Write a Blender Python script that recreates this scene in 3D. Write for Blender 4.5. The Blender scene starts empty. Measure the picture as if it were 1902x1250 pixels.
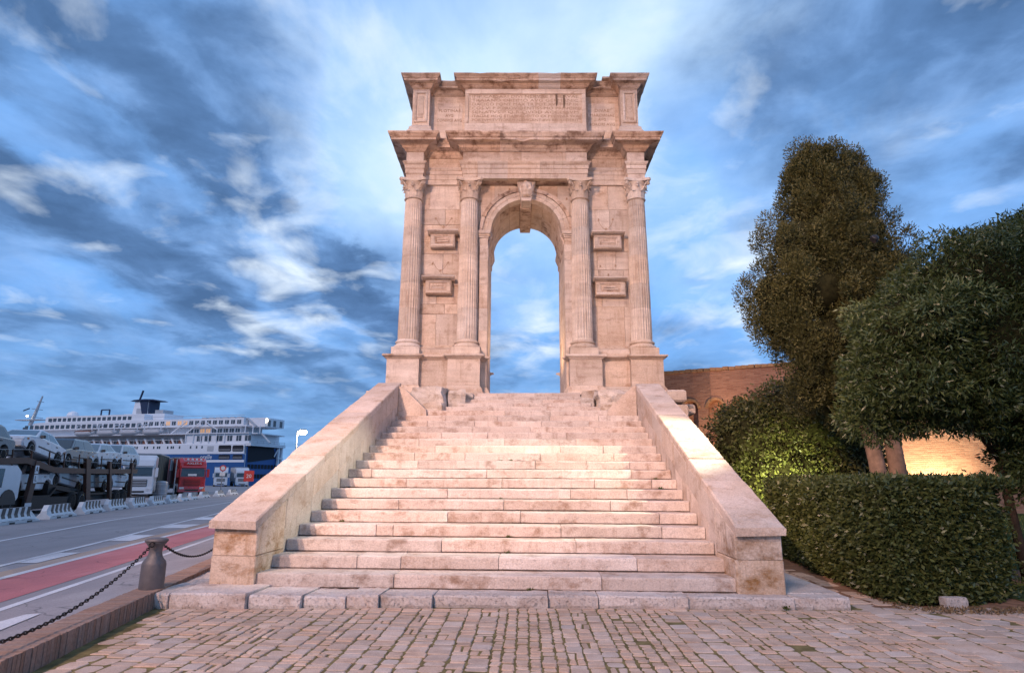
import bpy, bmesh, math, random
import numpy as np
from mathutils import Vector, Matrix, noise as mnoise
rnd = random.Random(7)
nrg = np.random.default_rng(11)
R = math.radians
scene = bpy.context.scene
COL = scene.collection

# ------------------------------------------------------------------ camera
cam_d = bpy.data.cameras.new('camera'); cam = bpy.data.objects.new('camera', cam_d); COL.objects.link(cam)
cam_d.sensor_width = 36.0; cam_d.lens = 36.0 * 1166.63 / 1902.0
cam_d.clip_start = 0.05; cam_d.clip_end = 6000.0
_r = Vector((0.99887381, 0.04723643, 0.00445287)); _u = Vector((0.00609775, -0.22088224, 0.97528142)); _w = Vector((-0.04705238, 0.97415592, 0.22092152))
cam.matrix_world = Matrix(((_r.x, _u.x, -_w.x, 0.69775), (_r.y, _u.y, -_w.y, 0.0), (_r.z, _u.z, -_w.z, 1.6), (0, 0, 0, 1)))
scene.camera = cam
CAMP = np.array([0.69775, 0.0, 1.6]); CR, CU, CW = np.array(_r), np.array(_u), np.array(_w)
def in_view(P, mx=0.86, my=0.58):
    d = np.asarray(P) - CAMP; z = d @ CW
    return (z > 0.5) & (abs(d @ CR) < mx * z) & (abs(d @ CU) < my * z)

scene.view_settings.view_transform = 'Standard'; scene.view_settings.look = 'None'
scene.view_settings.exposure = 0.2; scene.view_settings.gamma = 1.0
scene.view_settings.use_curve_mapping = False
scene.render.engine = 'CYCLES'
scene.cycles.use_denoising = True
scene.cycles.max_bounces = 6

# ------------------------------------------------------------------ node helpers
def nd(t, kind, **kw):
    n = t.nodes.new(kind)
    for k, v in kw.items():
        if k.startswith('i_'):
            key = k[2:]
            n.inputs[int(key) if key.isdigit() else key.replace('_', ' ')].default_value = v
        else: setattr(n, k, v)
    return n
def lk(t, a, b): t.links.new(a, b)
def ramp(t, fac, stops, interp='LINEAR'):
    n = t.nodes.new('ShaderNodeValToRGB'); cr = n.color_ramp; cr.interpolation = interp
    while len(cr.elements) > 1: cr.elements.remove(cr.elements[-1])
    cr.elements[0].position = stops[0][0]; cr.elements[0].color = (*stops[0][1], 1) if not isinstance(stops[0][1], float) else (stops[0][1],)*3 + (1,)
    for p, c in stops[1:]:
        e = cr.elements.new(p); e.color = (*c, 1) if not isinstance(c, float) else (c, c, c, 1)
    lk(t, fac, n.inputs[0]); return n.outputs[0]
def mathn(t, op, a, b=None, clamp=False):
    n = t.nodes.new('ShaderNodeMath'); n.operation = op; n.use_clamp = clamp
    for i, x in enumerate((a, b)):
        if x is None: continue
        if isinstance(x, (int, float)): n.inputs[i].default_value = x
        else: lk(t, x, n.inputs[i])
    return n.outputs[0]
def vmath(t, op, a, b=None):
    n = t.nodes.new('ShaderNodeVectorMath'); n.operation = op
    for i, x in enumerate((a, b)):
        if x is None: continue
        if isinstance(x, (tuple, list, float, int)): n.inputs[i].default_value = x
        else: lk(t, x, n.inputs[i])
    return n
def mixc(t, fac, a, b, mode='MIX'):
    n = t.nodes.new('ShaderNodeMix'); n.data_type = 'RGBA'; n.blend_type = mode
    for sock, x in ((n.inputs[0], fac), (n.inputs[6], a), (n.inputs[7], b)):
        if isinstance(x, (int, float)): sock.default_value = x
        elif isinstance(x, (tuple, list)): sock.default_value = (*x, 1) if len(x) == 3 else x
        else: lk(t, x, sock)
    return n.outputs[2]
def noise(t, vec, scale, detail=4, rough=0.55, dist=0.0):
    n = nd(t, 'ShaderNodeTexNoise'); n.inputs['Scale'].default_value = scale; n.inputs['Detail'].default_value = detail
    n.inputs['Roughness'].default_value = rough; n.inputs['Distortion'].default_value = dist
    if vec is not None: lk(t, vec, n.inputs['Vector'])
    return n.outputs['Fac']
def mapping(t, vec, scale=(1, 1, 1), loc=(0, 0, 0), rot=(0, 0, 0)):
    n = nd(t, 'ShaderNodeMapping'); n.inputs['Scale'].default_value = scale; n.inputs['Location'].default_value = loc; n.inputs['Rotation'].default_value = rot
    lk(t, vec, n.inputs['Vector']); return n.outputs[0]

# ------------------------------------------------------------------ sky (dusk, broken cloud decks) and sun
SUN_EL, SUN_ROT = R(40.0), R(205.0)
world = bpy.data.worlds.new('World'); scene.world = world; world.use_nodes = True
def build_sky():
    t = world.node_tree; t.nodes.clear()
    out = nd(t, 'ShaderNodeOutputWorld'); bg = nd(t, 'ShaderNodeBackground'); bg.inputs['Strength'].default_value = SKY_STRENGTH
    lk(t, bg.outputs[0], out.inputs[0])
    tc = nd(t, 'ShaderNodeTexCoord'); dvec = vmath(t, 'NORMALIZE', tc.outputs['Generated']).outputs[0]
    sep = nd(t, 'ShaderNodeSeparateXYZ'); lk(t, dvec, sep.inputs[0])
    zc = mathn(t, 'MAXIMUM', sep.outputs[2], 0.0)
    den = mathn(t, 'ADD', zc, 0.14)
    px = mathn(t, 'DIVIDE', sep.outputs[0], den); py = mathn(t, 'DIVIDE', sep.outputs[1], den)
    cmb = nd(t, 'ShaderNodeCombineXYZ'); lk(t, px, cmb.inputs[0]); lk(t, py, cmb.inputs[1])
    P = mapping(t, cmb.outputs[0], rot=(0, 0, R(-8)))
    def blob(d, lo, hi):
        dp = vmath(t, 'DOT_PRODUCT', dvec, tuple(Vector(d).normalized())).outputs['Value']
        n = nd(t, 'ShaderNodeMapRange'); n.interpolation_type = 'SMOOTHSTEP'
        n.inputs['From Min'].default_value = lo; n.inputs['From Max'].default_value = hi
        lk(t, dp, n.inputs['Value']); return n.outputs[0]
    def total(items):
        acc = None
        for d, lo, hi, w in items:
            q = mathn(t, 'MULTIPLY', blob(d, lo, hi), w); acc = q if acc is None else mathn(t, 'ADD', acc, q)
        return acc
    # clear dusk sky by elevation, with the physical sky folded in
    clear = ramp(t, zc, [(0.0, (0.16, 0.37, 0.70)), (0.10, (0.15, 0.38, 0.78)), (0.26, (0.17, 0.45, 1.0)), (0.45, (0.19, 0.46, 0.98)), (0.8, (0.15, 0.34, 0.75)), (1.0, (0.12, 0.28, 0.62))])
    ns = nd(t, 'ShaderNodeTexSky'); ns.sky_type = 'NISHITA'; ns.sun_disc = False; ns.sun_elevation = SUN_EL; ns.sun_rotation = SUN_ROT
    clear = mixc(t, 0.08, clear, mixc(t, 1.0, ns.outputs[0], (0.10, 0.10, 0.10), 'MULTIPLY'))
    # thin pale veil: everywhere a little, thickest high in front
    nv = noise(t, mapping(t, P, (0.8, 0.5, 1), (3.1, 1.2, 0)), 1.5, 7, 0.55, 0.5)
    vw = mathn(t, 'ADD', total([((-0.04, 0.772, 0.635), 0.86, 1.0, .55), ((0.20, 0.86, 0.47), .93, 1.0, .42), ((-0.245, 0.851, 0.464), .955, 1.0, .45)]), 0.10)
    veil = mathn(t, 'MULTIPLY', ramp(t, nv, [(0.34, 0.15), (0.52, 0.8), (0.66, 1.4)]), vw, True)
    col = mixc(t, veil, clear, (0.56, 0.76, 1.0))
    # ragged white streaks
    n1 = noise(t, mapping(t, P, (1.5, 0.8, 1), (5.3, 2.2, 0)), 1.7, 10, 0.60, 0.6)
    sw = mathn(t, 'ADD', total([((0.30, 0.88, 0.38), .90, 1.0, .45), ((-0.245, 0.851, 0.464), .95, 1.0, .6)]), 0.22)
    col = mixc(t, mathn(t, 'MULTIPLY', ramp(t, n1, [(0.50, 0.0), (0.68, 1.0)]), sw, True), col, (0.70, 0.84, 1.0))
    # dark decks lying in long streets that run away from the viewer, edges broken up by noise
    su = nd(t, 'ShaderNodeSeparateXYZ'); lk(t, P, su.inputs[0])
    U = mathn(t, 'SUBTRACT', su.outputs[0], mathn(t, 'MULTIPLY', mathn(t, 'SUBTRACT', su.outputs[1], 1.3), 0.28))
    w1 = noise(t, mapping(t, P, (1.0, 0.75, 1), (1.7, 8.4, 0)), 1.9, 3, 0.5, 0.2); w2 = noise(t, mapping(t, P, (1.0, 0.8, 1), (4.4, 0.7, 0)), 6.0, 7, 0.58, 0.3)
    Uw = mathn(t, 'ADD', U, mathn(t, 'ADD', mathn(t, 'MULTIPLY', mathn(t, 'SUBTRACT', w1, 0.5), 0.34), mathn(t, 'MULTIPLY', mathn(t, 'SUBTRACT', w2, 0.5), 0.30)))
    f = mathn(t, 'ADD', mathn(t, 'MULTIPLY', Uw, 0.25), 0.5)
    X = lambda u: u*0.25 + 0.5
    street = ramp(t, f, [(X(-2.0), .50), (X(-1.62), .55), (X(-1.46), .30), (X(-1.30), .85), (X(-1.12), .95), (X(-1.01), .18), (X(-.90), .78), (X(-.77), .25), (X(-.69), .95), (X(-.57), 1.0), (X(-.50), .35), (X(-.36), .48), (X(-.24), .08), (X(.0), .0), (X(.34), .06), (X(.55), .30), (X(.8), .55), (X(1.2), .40), (X(1.6), .30)], 'B_SPLINE')
    n2 = noise(t, mapping(t, P, (1.0, 0.85, 1), (7.7, 8.4, 0)), 2.3, 8, 0.55, 0.3)
    bias = total([((-0.56, 0.76, 0.36), .82, .97, .08), ((-0.42, .90, .17), .93, 1.0, .04), ((0.38, 0.66, 0.64), .90, 1.0, .34), ((0.50, 0.70, 0.50), .95, 1.0, .16), ((-0.022, 0.98, 0.12), .94, 1.0, .26), ((-0.04, 0.772, 0.635), .92, 1.0, -.35), ((0.30, .86, .42), .93, 1.0, -.25), ((-0.23, 0.851, 0.45), .985, 1.0, -.3), ((-.40, .72, .56), .96, 1.0, .06)])
    m2 = mathn(t, 'ADD', mathn(t, 'ADD', mathn(t, 'MULTIPLY', street, 0.98), mathn(t, 'MULTIPLY', mathn(t, 'SUBTRACT', n2, 0.5), 1.5)), bias)
    dk = ramp(t, m2, [(0.10, 0.0), (0.42, 0.45), (0.68, 0.90), (0.9, 1.0)])
    n3 = noise(t, mapping(t, P, (1.2, 1.05, 1), (9.7, 4.4, 0)), 3.4, 9, 0.56, 0.3)
    dcol = ramp(t, mathn(t, 'SUBTRACT', n3, mathn(t, 'MULTIPLY', m2, 0.30)), [(0.08, (0.070, 0.148, 0.31)), (0.24, (0.100, 0.205, 0.42)), (0.38, (0.165, 0.315, 0.61)), (0.54, (0.25, 0.43, 0.78))])
    col = mixc(t, dk, col, dcol)
    # bright torn gaps between the decks
    n4 = noise(t, mapping(t, P, (1.0, 0.9, 1), (2.6, 6.1, 0)), 4.2, 7, 0.50, 0.3)
    hb = total([((-0.41, 0.855, 0.318), .984, .9995, .085), ((-0.356, 0.91, 0.208), .988, .9995, .085), ((0.01, 0.985, 0.178), .991, .9998, .11), ((0.32, 0.90, 0.30), .985, .9998, .10), ((-0.62, 0.70, 0.36), .985, .9998, .03), ((-0.245, 0.851, 0.43), .985, .9998, .10)])
    hs = ramp(t, mathn(t, 'ADD', n4, hb), [(0.58, 0.0), (0.70, 0.40), (0.84, 1.0)])
    hs = mathn(t, 'MULTIPLY', hs, ramp(t, zc, [(0.10, 0.15), (0.19, 1.0)]))
    col = mixc(t, hs, col, (0.76, 0.87, 1.0))
    # horizon band and the dark ground half
    hz = ramp(t, zc, [(0.0, 1.0), (0.12, 0.45), (0.24, 0.0)])
    col = mixc(t, mathn(t, 'MULTIPLY', hz, 0.75), col, (0.18, 0.38, 0.72))
    below = ramp(t, mathn(t, 'ADD', sep.outputs[2], 0.5), [(0.46, 1.0), (0.5, 0.0)])
    col = mixc(t, below, col, (0.06, 0.08, 0.11))
    lk(t, col, bg.inputs['Color'])
SKY_STRENGTH = 1.0
build_sky()
sun_d = bpy.data.lights.new('sun', 'SUN'); sun = bpy.data.objects.new('sun', sun_d); COL.objects.link(sun)
sun_d.energy = 0.95; sun_d.angle = R(10); sun_d.color = (1.0, 0.74, 0.60)
sun.rotation_euler = Vector((.36, .76, -.72)).to_track_quat('-Z', 'Y').to_euler()     # soft glow from high behind the viewer's left shoulder

# ------------------------------------------------------------------ mesh helpers
class MB:
    def __init__(s): s.v = []; s.f = []
    def add(s, vs, fs):
        o = len(s.v); s.v += [tuple(map(float, p)) for p in vs]; s.f += [tuple(i + o for i in f) for f in fs]; return s
    def box(s, x0, x1, y0, y1, z0, z1):
        return s.add([(x0,y0,z0),(x1,y0,z0),(x1,y1,z0),(x0,y1,z0),(x0,y0,z1),(x1,y0,z1),(x1,y1,z1),(x0,y1,z1)],
                     [(0,3,2,1),(4,5,6,7),(0,1,5,4),(1,2,6,5),(2,3,7,6),(3,0,4,7)])
    def prism(s, poly, d0, d1, axis='z', c=0.0):
        """polygon extruded from d0 to d1 along an axis, its edges chamfered by c"""
        n = len(poly); rings = []
        if c > 0:
            q = inset(poly, c); rings = [(q, d0), (poly, d0 + c), (poly, d1 - c), (q, d1)]
        else: rings = [(poly, d0), (poly, d1)]
        vs = []
        for pl, d in rings:
            for a, b in pl:
                vs.append((a, b, d) if axis == 'z' else ((a, d, b) if axis == 'y' else (d, a, b)))
        fs = [tuple(range(n))[::-1], tuple(range((len(rings)-1)*n, len(rings)*n))]
        for k in range(len(rings)-1):
            for i in range(n):
                j = (i+1) % n; fs.append((k*n+i, k*n+j, (k+1)*n+j, (k+1)*n+i))
        return s.add(vs, fs)
    def lathe(s, prof, n=16, c=(0,0,0), axis='z', cap=True):
        vs = []; fs = []
        for r, z in prof:
            for i in range(n):
                a = 2*math.pi*i/n; x, y = r*math.cos(a), r*math.sin(a)
                p = (x, y, z) if axis == 'z' else ((x, z, y) if axis == 'y' else (z, x, y))
                vs.append((p[0]+c[0], p[1]+c[1], p[2]+c[2]))
        for k in range(len(prof)-1):
            for i in range(n):
                j = (i+1) % n; fs.append((k*n+i, k*n+j, (k+1)*n+j, (k+1)*n+i))
        if cap: fs += [tuple(range(n))[::-1], tuple(range((len(prof)-1)*n, len(prof)*n))]
        return s.add(vs, fs)
    def tube(s, path, r, n=8):
        vs = []; fs = []; m = len(path); P = [Vector(p) for p in path]
        for k in range(m):
            t = (P[min(k+1, m-1)] - P[max(k-1, 0)]).normalized()
            a = t.orthogonal().normalized() if abs(t.z) > 0.95 else t.cross(Vector((0,0,1))).normalized()
            b = t.cross(a); rr = r[k] if isinstance(r, (list, tuple)) else r
            for i in range(n):
                q = 2*math.pi*i/n; vs.append(P[k] + a*rr*math.cos(q) + b*rr*math.sin(q))
        for k in range(m-1):
            for i in range(n):
                j = (i+1) % n; fs.append((k*n+i, k*n+j, (k+1)*n+j, (k+1)*n+i))
        fs += [tuple(range(n))[::-1], tuple(range((m-1)*n, m*n))]
        return s.add(vs, fs)
    def bar(s, a, b, w, h=None):
        """square bar between two points"""
        h = h or w; A, B = Vector(a), Vector(b); t = (B-A).normalized()
        u = t.cross(Vector((0,0,1))); u = u.normalized() if u.length > 1e-4 else Vector((1,0,0)); v = u.cross(t)
        vs = [p + u*sx*w/2 + v*sy*h/2 for p in (A, B) for sx, sy in ((-1,-1),(1,-1),(1,1),(-1,1))]
        return s.add(vs, [(0,3,2,1),(4,5,6,7),(0,1,5,4),(1,2,6,5),(2,3,7,6),(3,0,4,7)])
    def mesh(s, name, smooth=False, recalc=True):
        me = bpy.data.meshes.new(name); me.from_pydata(s.v, [], s.f)
        if recalc:
            bm = bmesh.new(); bm.from_mesh(me); bmesh.ops.recalc_face_normals(bm, faces=bm.faces); bm.to_mesh(me); bm.free()
        if smooth: me.polygons.foreach_set('use_smooth', [True]*len(me.polygons))
        me.update(); return me
def inset(poly, c):
    n = len(poly); out = []
    area = sum(poly[i][0]*poly[(i+1)%n][1] - poly[(i+1)%n][0]*poly[i][1] for i in range(n))
    sg = 1 if area > 0 else -1
    for i in range(n):
        p, a, b = poly[i], poly[i-1], poly[(i+1) % n]
        d1 = Vector((p[0]-a[0], p[1]-a[1])); d2 = Vector((b[0]-p[0], b[1]-p[1]))
        if d1.length < 1e-6 or d2.length < 1e-6: out.append(p); continue
        d1.normalize(); d2.normalize()
        n1 = Vector((-d1.y, d1.x))*sg; n2 = Vector((-d2.y, d2.x))*sg
        k = 1 + n1.dot(n2); m = (n1+n2)/max(k, 0.25)
        out.append((p[0]+m.x*c, p[1]+m.y*c))
    return out
def obj(name, mb, mat, parent=None, loc=(0,0,0), rot=(0,0,0), smooth=False, kind=None, label=None):
    me = mb.mesh(name, smooth) if isinstance(mb, MB) else mb
    o = bpy.data.objects.new(name, me); COL.objects.link(o)
    if mat is not None and not len(me.materials): me.materials.append(mat)
    o.location = loc; o.rotation_euler = rot
    if parent is not None: o.parent = parent
    if kind: o['kind'] = kind
    if label: o['label'] = label
    return o
def tag(o, label, cat, group=None, kind=None):
    o['label'] = label; o['category'] = cat
    if group: o['group'] = group
    if kind: o['kind'] = kind
    return o
def thing(name, label, cat, loc=(0,0,0), rotz=0.0, group=None):
    o = bpy.data.objects.new(name, None); COL.objects.link(o); o.location = loc; o.rotation_euler = (0,0,rotz); o.empty_display_size = 0.1
    return tag(o, label, cat, group)
def copy_tree(o, parent=None):
    c = o.copy(); COL.objects.link(c)
    if parent is not None: c.parent = parent
    for ch in list(o.children): copy_tree(ch, c)
    return c
def text_mesh(body, size, extrude=0.003, align='CENTER', spacing=1.0, sx=1.0):
    cu = bpy.data.curves.new('lettering', 'FONT'); cu.body = body; cu.size = size; cu.extrude = extrude; cu.align_x = align; cu.align_y = 'CENTER'
    cu.space_character = spacing; cu.resolution_u = 2
    o = bpy.data.objects.new('lettering', cu); COL.objects.link(o)
    bpy.context.view_layer.update()
    me = bpy.data.meshes.new_from_object(o.evaluated_get(bpy.context.evaluated_depsgraph_get()))
    bpy.data.objects.remove(o); bpy.data.curves.remove(cu)
    if sx != 1.0:
        for v in me.vertices: v.co.x *= sx
    me.name = 'lettering'; me.materials.clear(); return me
def np_mesh(name, V, F, tint=None, smooth=False):
    """V Nx3, F Mx4 quads (numpy)"""
    me = bpy.data.meshes.new(name); V = np.ascontiguousarray(V, np.float32); F = np.ascontiguousarray(F, np.int32); k = F.shape[1]
    me.vertices.add(len(V)); me.vertices.foreach_set('co', V.ravel())
    me.loops.add(F.size); me.loops.foreach_set('vertex_index', F.ravel())
    me.polygons.add(len(F)); me.polygons.foreach_set('loop_start', np.arange(0, F.size, k, dtype=np.int32)); me.polygons.foreach_set('loop_total', np.full(len(F), k, np.int32))
    me.update(calc_edges=True)
    if tint is not None:
        at = me.attributes.new('tint', 'FLOAT', 'POINT'); at.data.foreach_set('value', np.ascontiguousarray(tint, np.float32))
    if smooth: me.polygons.foreach_set('use_smooth', np.ones(len(F), bool))
    return me

# ------------------------------------------------------------------ materials
def new_mat(name):
    m = bpy.data.materials.new(name); m.use_nodes = True; t = m.node_tree
    return m, t, t.nodes['Principled BSDF']
def stone_mat(name, c_dark, c_mid, c_light, streak=0.35, stain=0.5, stain_c=(0.20, 0.105, 0.055), pit=0.25, bump=0.35, vstain=0.0, rough=0.85, tintattr=False, lo=0.52, scale=1.0, speck=1.0, rv_=0.22):
    m, t, b = new_mat(name)
    tc = nd(t, 'ShaderNodeTexCoord'); oi = nd(t, 'ShaderNodeObjectInfo')
    rv = vmath(t, 'SCALE', (13.7, 7.9, 5.3)); lk(t, oi.outputs['Random'], rv.inputs['Scale'])
    P = vmath(t, 'ADD', tc.outputs['Object'], rv.outputs[0]).outputs[0]
    n1 = noise(t, P, 1.4*scale, 8, 0.6)
    col = ramp(t, n1, [(0.28, c_dark), (0.5, c_mid), (0.72, c_light)])
    if streak:
        ns = noise(t, mapping(t, P, (0.28, 0.28, 2.6), rot=(0.05, 0.06, 0)), 1.9*scale, 7, 0.58, 0.6)
        col = mixc(t, streak, col, ramp(t, ns, [(0.32, tuple(x*0.62 for x in c_dark)), (0.5, c_mid), (0.68, tuple(min(1, x*1.25) for x in c_light))]))
    if vstain:
        nv = noise(t, mapping(t, P, (5.0, 5.0, 0.5)), 1.5*scale, 5, 0.6)
        col = mixc(t, mathn(t, 'MULTIPLY', ramp(t, nv, [(0.54, 0.0), (0.72, 1.0)]), vstain), col, stain_c)
    n2 = noise(t, mapping(t, P, (1, 1, 1.4)), 2.3*scale, 10, 0.68)
    sm = ramp(t, n2, [(lo, 0.0), (lo + 0.16, 1.0)])
    col = mixc(t, mathn(t, 'MULTIPLY', sm, stain), col, stain_c)
    n3 = noise(t, P, 45*scale, 3, 0.6)
    col = mixc(t, 0.6*speck, col, ramp(t, n3, [(0.3, (0.62, 0.60, 0.58)), (0.55, (1.0, 1.0, 1.0)), (0.75, (1.15, 1.15, 1.15))]), 'MULTIPLY')
    rb = mathn(t, 'ADD', mathn(t, 'MULTIPLY', oi.outputs['Random'], rv_), 1.0-rv_/2)
    hs = nd(t, 'ShaderNodeHueSaturation'); lk(t, col, hs.inputs['Color']); lk(t, rb, hs.inputs['Value'])
    r2 = mathn(t, 'FRACT', mathn(t, 'MULTIPLY', oi.outputs['Random'], 17.3))
    lk(t, mathn(t, 'ADD', mathn(t, 'MULTIPLY', r2, 0.35), 0.82), hs.inputs['Saturation'])
    col = hs.outputs[0]
    if tintattr:
        at = nd(t, 'ShaderNodeAttribute'); at.attribute_name = 'tint'
        col = mixc(t, 1.0, col, ramp(t, at.outputs['Fac'], [(0.0, (1, 1, 1)), (0.02, (0.80, 0.76, 0.72)), (0.5, (1.0, 0.98, 0.95)), (0.8, (1.10, 0.98, 0.90)), (1.0, (1.15, 1.15, 1.12))]), 'MULTIPLY')
    lk(t, col, b.inputs['Base Color']); b.inputs['Roughness'].default_value = rough; b.inputs['Specular IOR Level'].default_value = 0.25
    n5 = noise(t, P, 9*scale, 8, 0.7); n6 = noise(t, P, 30*scale, 4, 0.6)
    pits = ramp(t, n6, [(0.30, 0.0), (0.42, 1.0)])
    h = mathn(t, 'ADD', n5, mathn(t, 'MULTIPLY', pits, pit))
    h = mathn(t, 'SUBTRACT', h, mathn(t, 'MULTIPLY', sm, 0.15))
    bp = nd(t, 'ShaderNodeBump'); bp.inputs['Strength'].default_value = bump; bp.inputs['Distance'].default_value = 0.03
    lk(t, h, bp.inputs['Height']); lk(t, bp.outputs[0], b.inputs['Normal'])
    return m
def plain(name, c, rough=0.5, metal=0.0, var=0.15, scale=6.0, spec=0.5, bump=0.0, emit=None, estr=0.0, coat=0.0):
    m, t, b = new_mat(name)
    tc = nd(t, 'ShaderNodeTexCoord')
    n = noise(t, tc.outputs['Object'], scale, 6, 0.6)
    col = ramp(t, n, [(0.3, tuple(x*(1-var) for x in c)), (0.7, tuple(min(1, x*(1+var)) for x in c))])
    lk(t, col, b.inputs['Base Color']); b.inputs['Metallic'].default_value = metal; b.inputs['Specular IOR Level'].default_value = spec
    lk(t, mathn(t, 'ADD', mathn(t, 'MULTIPLY', n, 0.2), max(0.02, rough-0.1)), b.inputs['Roughness'])
    if coat: b.inputs['Coat Weight'].default_value = coat; b.inputs['Coat Roughness'].default_value = 0.08
    if bump:
        bp = nd(t, 'ShaderNodeBump'); bp.inputs['Strength'].default_value = bump; bp.inputs['Distance'].default_value = 0.01
        lk(t, noise(t, tc.outputs['Object'], scale*8, 5, 0.6), bp.inputs['Height']); lk(t, bp.outputs[0], b.inputs['Normal'])
    if emit: b.inputs['Emission Color'].default_value = (*emit, 1); b.inputs['Emission Strength'].default_value = estr
    return m
def leaf_mat(name, c0, c1, rough=0.45, trans=0.25, hue2=None):
    m, t, b = new_mat(name)
    at = nd(t, 'ShaderNodeAttribute'); at.attribute_name = 'tint'
    col = ramp(t, at.outputs['Fac'], [(0.0, c0), (0.75, c1), (1.0, hue2 or c1)])
    lk(t, col, b.inputs['Base Color']); b.inputs['Roughness'].default_value = rough; b.inputs['Specular IOR Level'].default_value = 0.4
    tr = nd(t, 'ShaderNodeBsdfTranslucent'); lk(t, col, tr.inputs['Color'])
    mx = nd(t, 'ShaderNodeMixShader'); mx.inputs[0].default_value = trans
    out = t.nodes['Material Output']; lk(t, b.outputs[0], mx.inputs[1]); lk(t, tr.outputs[0], mx.inputs[2]); lk(t, mx.outputs[0], out.inputs[0])
    return m
M = {}
M['arch'] = stone_mat('arch_marble', (0.46, 0.345, 0.27), (0.59, 0.475, 0.39), (0.68, 0.575, 0.495), streak=0.24, stain=0.6, vstain=0.4, stain_c=(0.26, 0.15, 0.09), bump=0.4, lo=0.54)
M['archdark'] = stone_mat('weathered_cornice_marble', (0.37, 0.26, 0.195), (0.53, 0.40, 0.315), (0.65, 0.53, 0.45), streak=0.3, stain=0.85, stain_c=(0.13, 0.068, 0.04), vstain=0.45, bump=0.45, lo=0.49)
M['shaft'] = stone_mat('column_marble', (0.47, 0.365, 0.29), (0.59, 0.485, 0.40), (0.69, 0.595, 0.515), streak=0.20, stain=0.3, vstain=0.5, stain_c=(0.30, 0.20, 0.14), bump=0.25)
M['step'] = stone_mat('step_limestone', (0.45, 0.37, 0.325), (0.56, 0.475, 0.425), (0.65, 0.575, 0.53), streak=0.15, stain=0.75, stain_c=(0.22, 0.125, 0.075), vstain=0.35, bump=0.55, pit=0.6, lo=0.52)
M['parapet'] = stone_mat('parapet_limestone', (0.42, 0.33, 0.27), (0.54, 0.44, 0.375), (0.62, 0.53, 0.475), streak=0.12, stain=0.6, stain_c=(0.30, 0.18, 0.10), vstain=0.3, bump=0.6, pit=0.45, lo=0.53)
M['pier'] = stone_mat('stained_pier_limestone', (0.40, 0.29, 0.21), (0.54, 0.42, 0.33), (0.62, 0.51, 0.43), streak=0.1, stain=0.9, stain_c=(0.24, 0.125, 0.05), vstain=0.5, bump=0.6, pit=0.4, lo=0.475)
M['slab'] = stone_mat('kerb_slab_limestone', (0.46, 0.385, 0.35), (0.59, 0.51, 0.465), (0.67, 0.61, 0.575), streak=0.05, stain=0.6, stain_c=(0.26, 0.165, 0.115), bump=0.8, pit=0.7, lo=0.53)
M['cobble'] = stone_mat('cobble_stone', (0.41, 0.30, 0.235), (0.54, 0.41, 0.33), (0.61, 0.495, 0.42), streak=0.0, stain=0.4, stain_c=(0.22, 0.15, 0.12), bump=0.4, pit=0.3, tintattr=True, scale=2.0, lo=0.55)
M['rubble'] = stone_mat('rubble_limestone', (0.36, 0.29, 0.24), (0.54, 0.46, 0.40), (0.66, 0.60, 0.55), streak=0.1, stain=0.7, stain_c=(0.24, 0.15, 0.08), bump=0.9, pit=0.6, lo=0.50)
M['joint'] = plain('earth_and_moss_joint', (0.17, 0.135, 0.06), 0.95, var=0.5, scale=7, spec=0.1, bump=0.6)
M['mortar'] = plain('dark_mortar', (0.16, 0.11, 0.08), 0.95, var=0.4, scale=4, spec=0.1)
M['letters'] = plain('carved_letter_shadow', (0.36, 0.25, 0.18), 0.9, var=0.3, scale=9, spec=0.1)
M['kerbbrick'] = stone_mat('kerb_brick', (0.24, 0.155, 0.118), (0.30, 0.20, 0.155), (0.36, 0.25, 0.20), streak=0.0, stain=0.35, stain_c=(0.16, 0.10, 0.07), bump=0.5, scale=0.7, rv_=0.10)
M['soil'] = plain('reddish_soil', (0.22, 0.125, 0.08), 0.95, var=0.35, scale=5, spec=0.1, bump=0.7)

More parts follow.
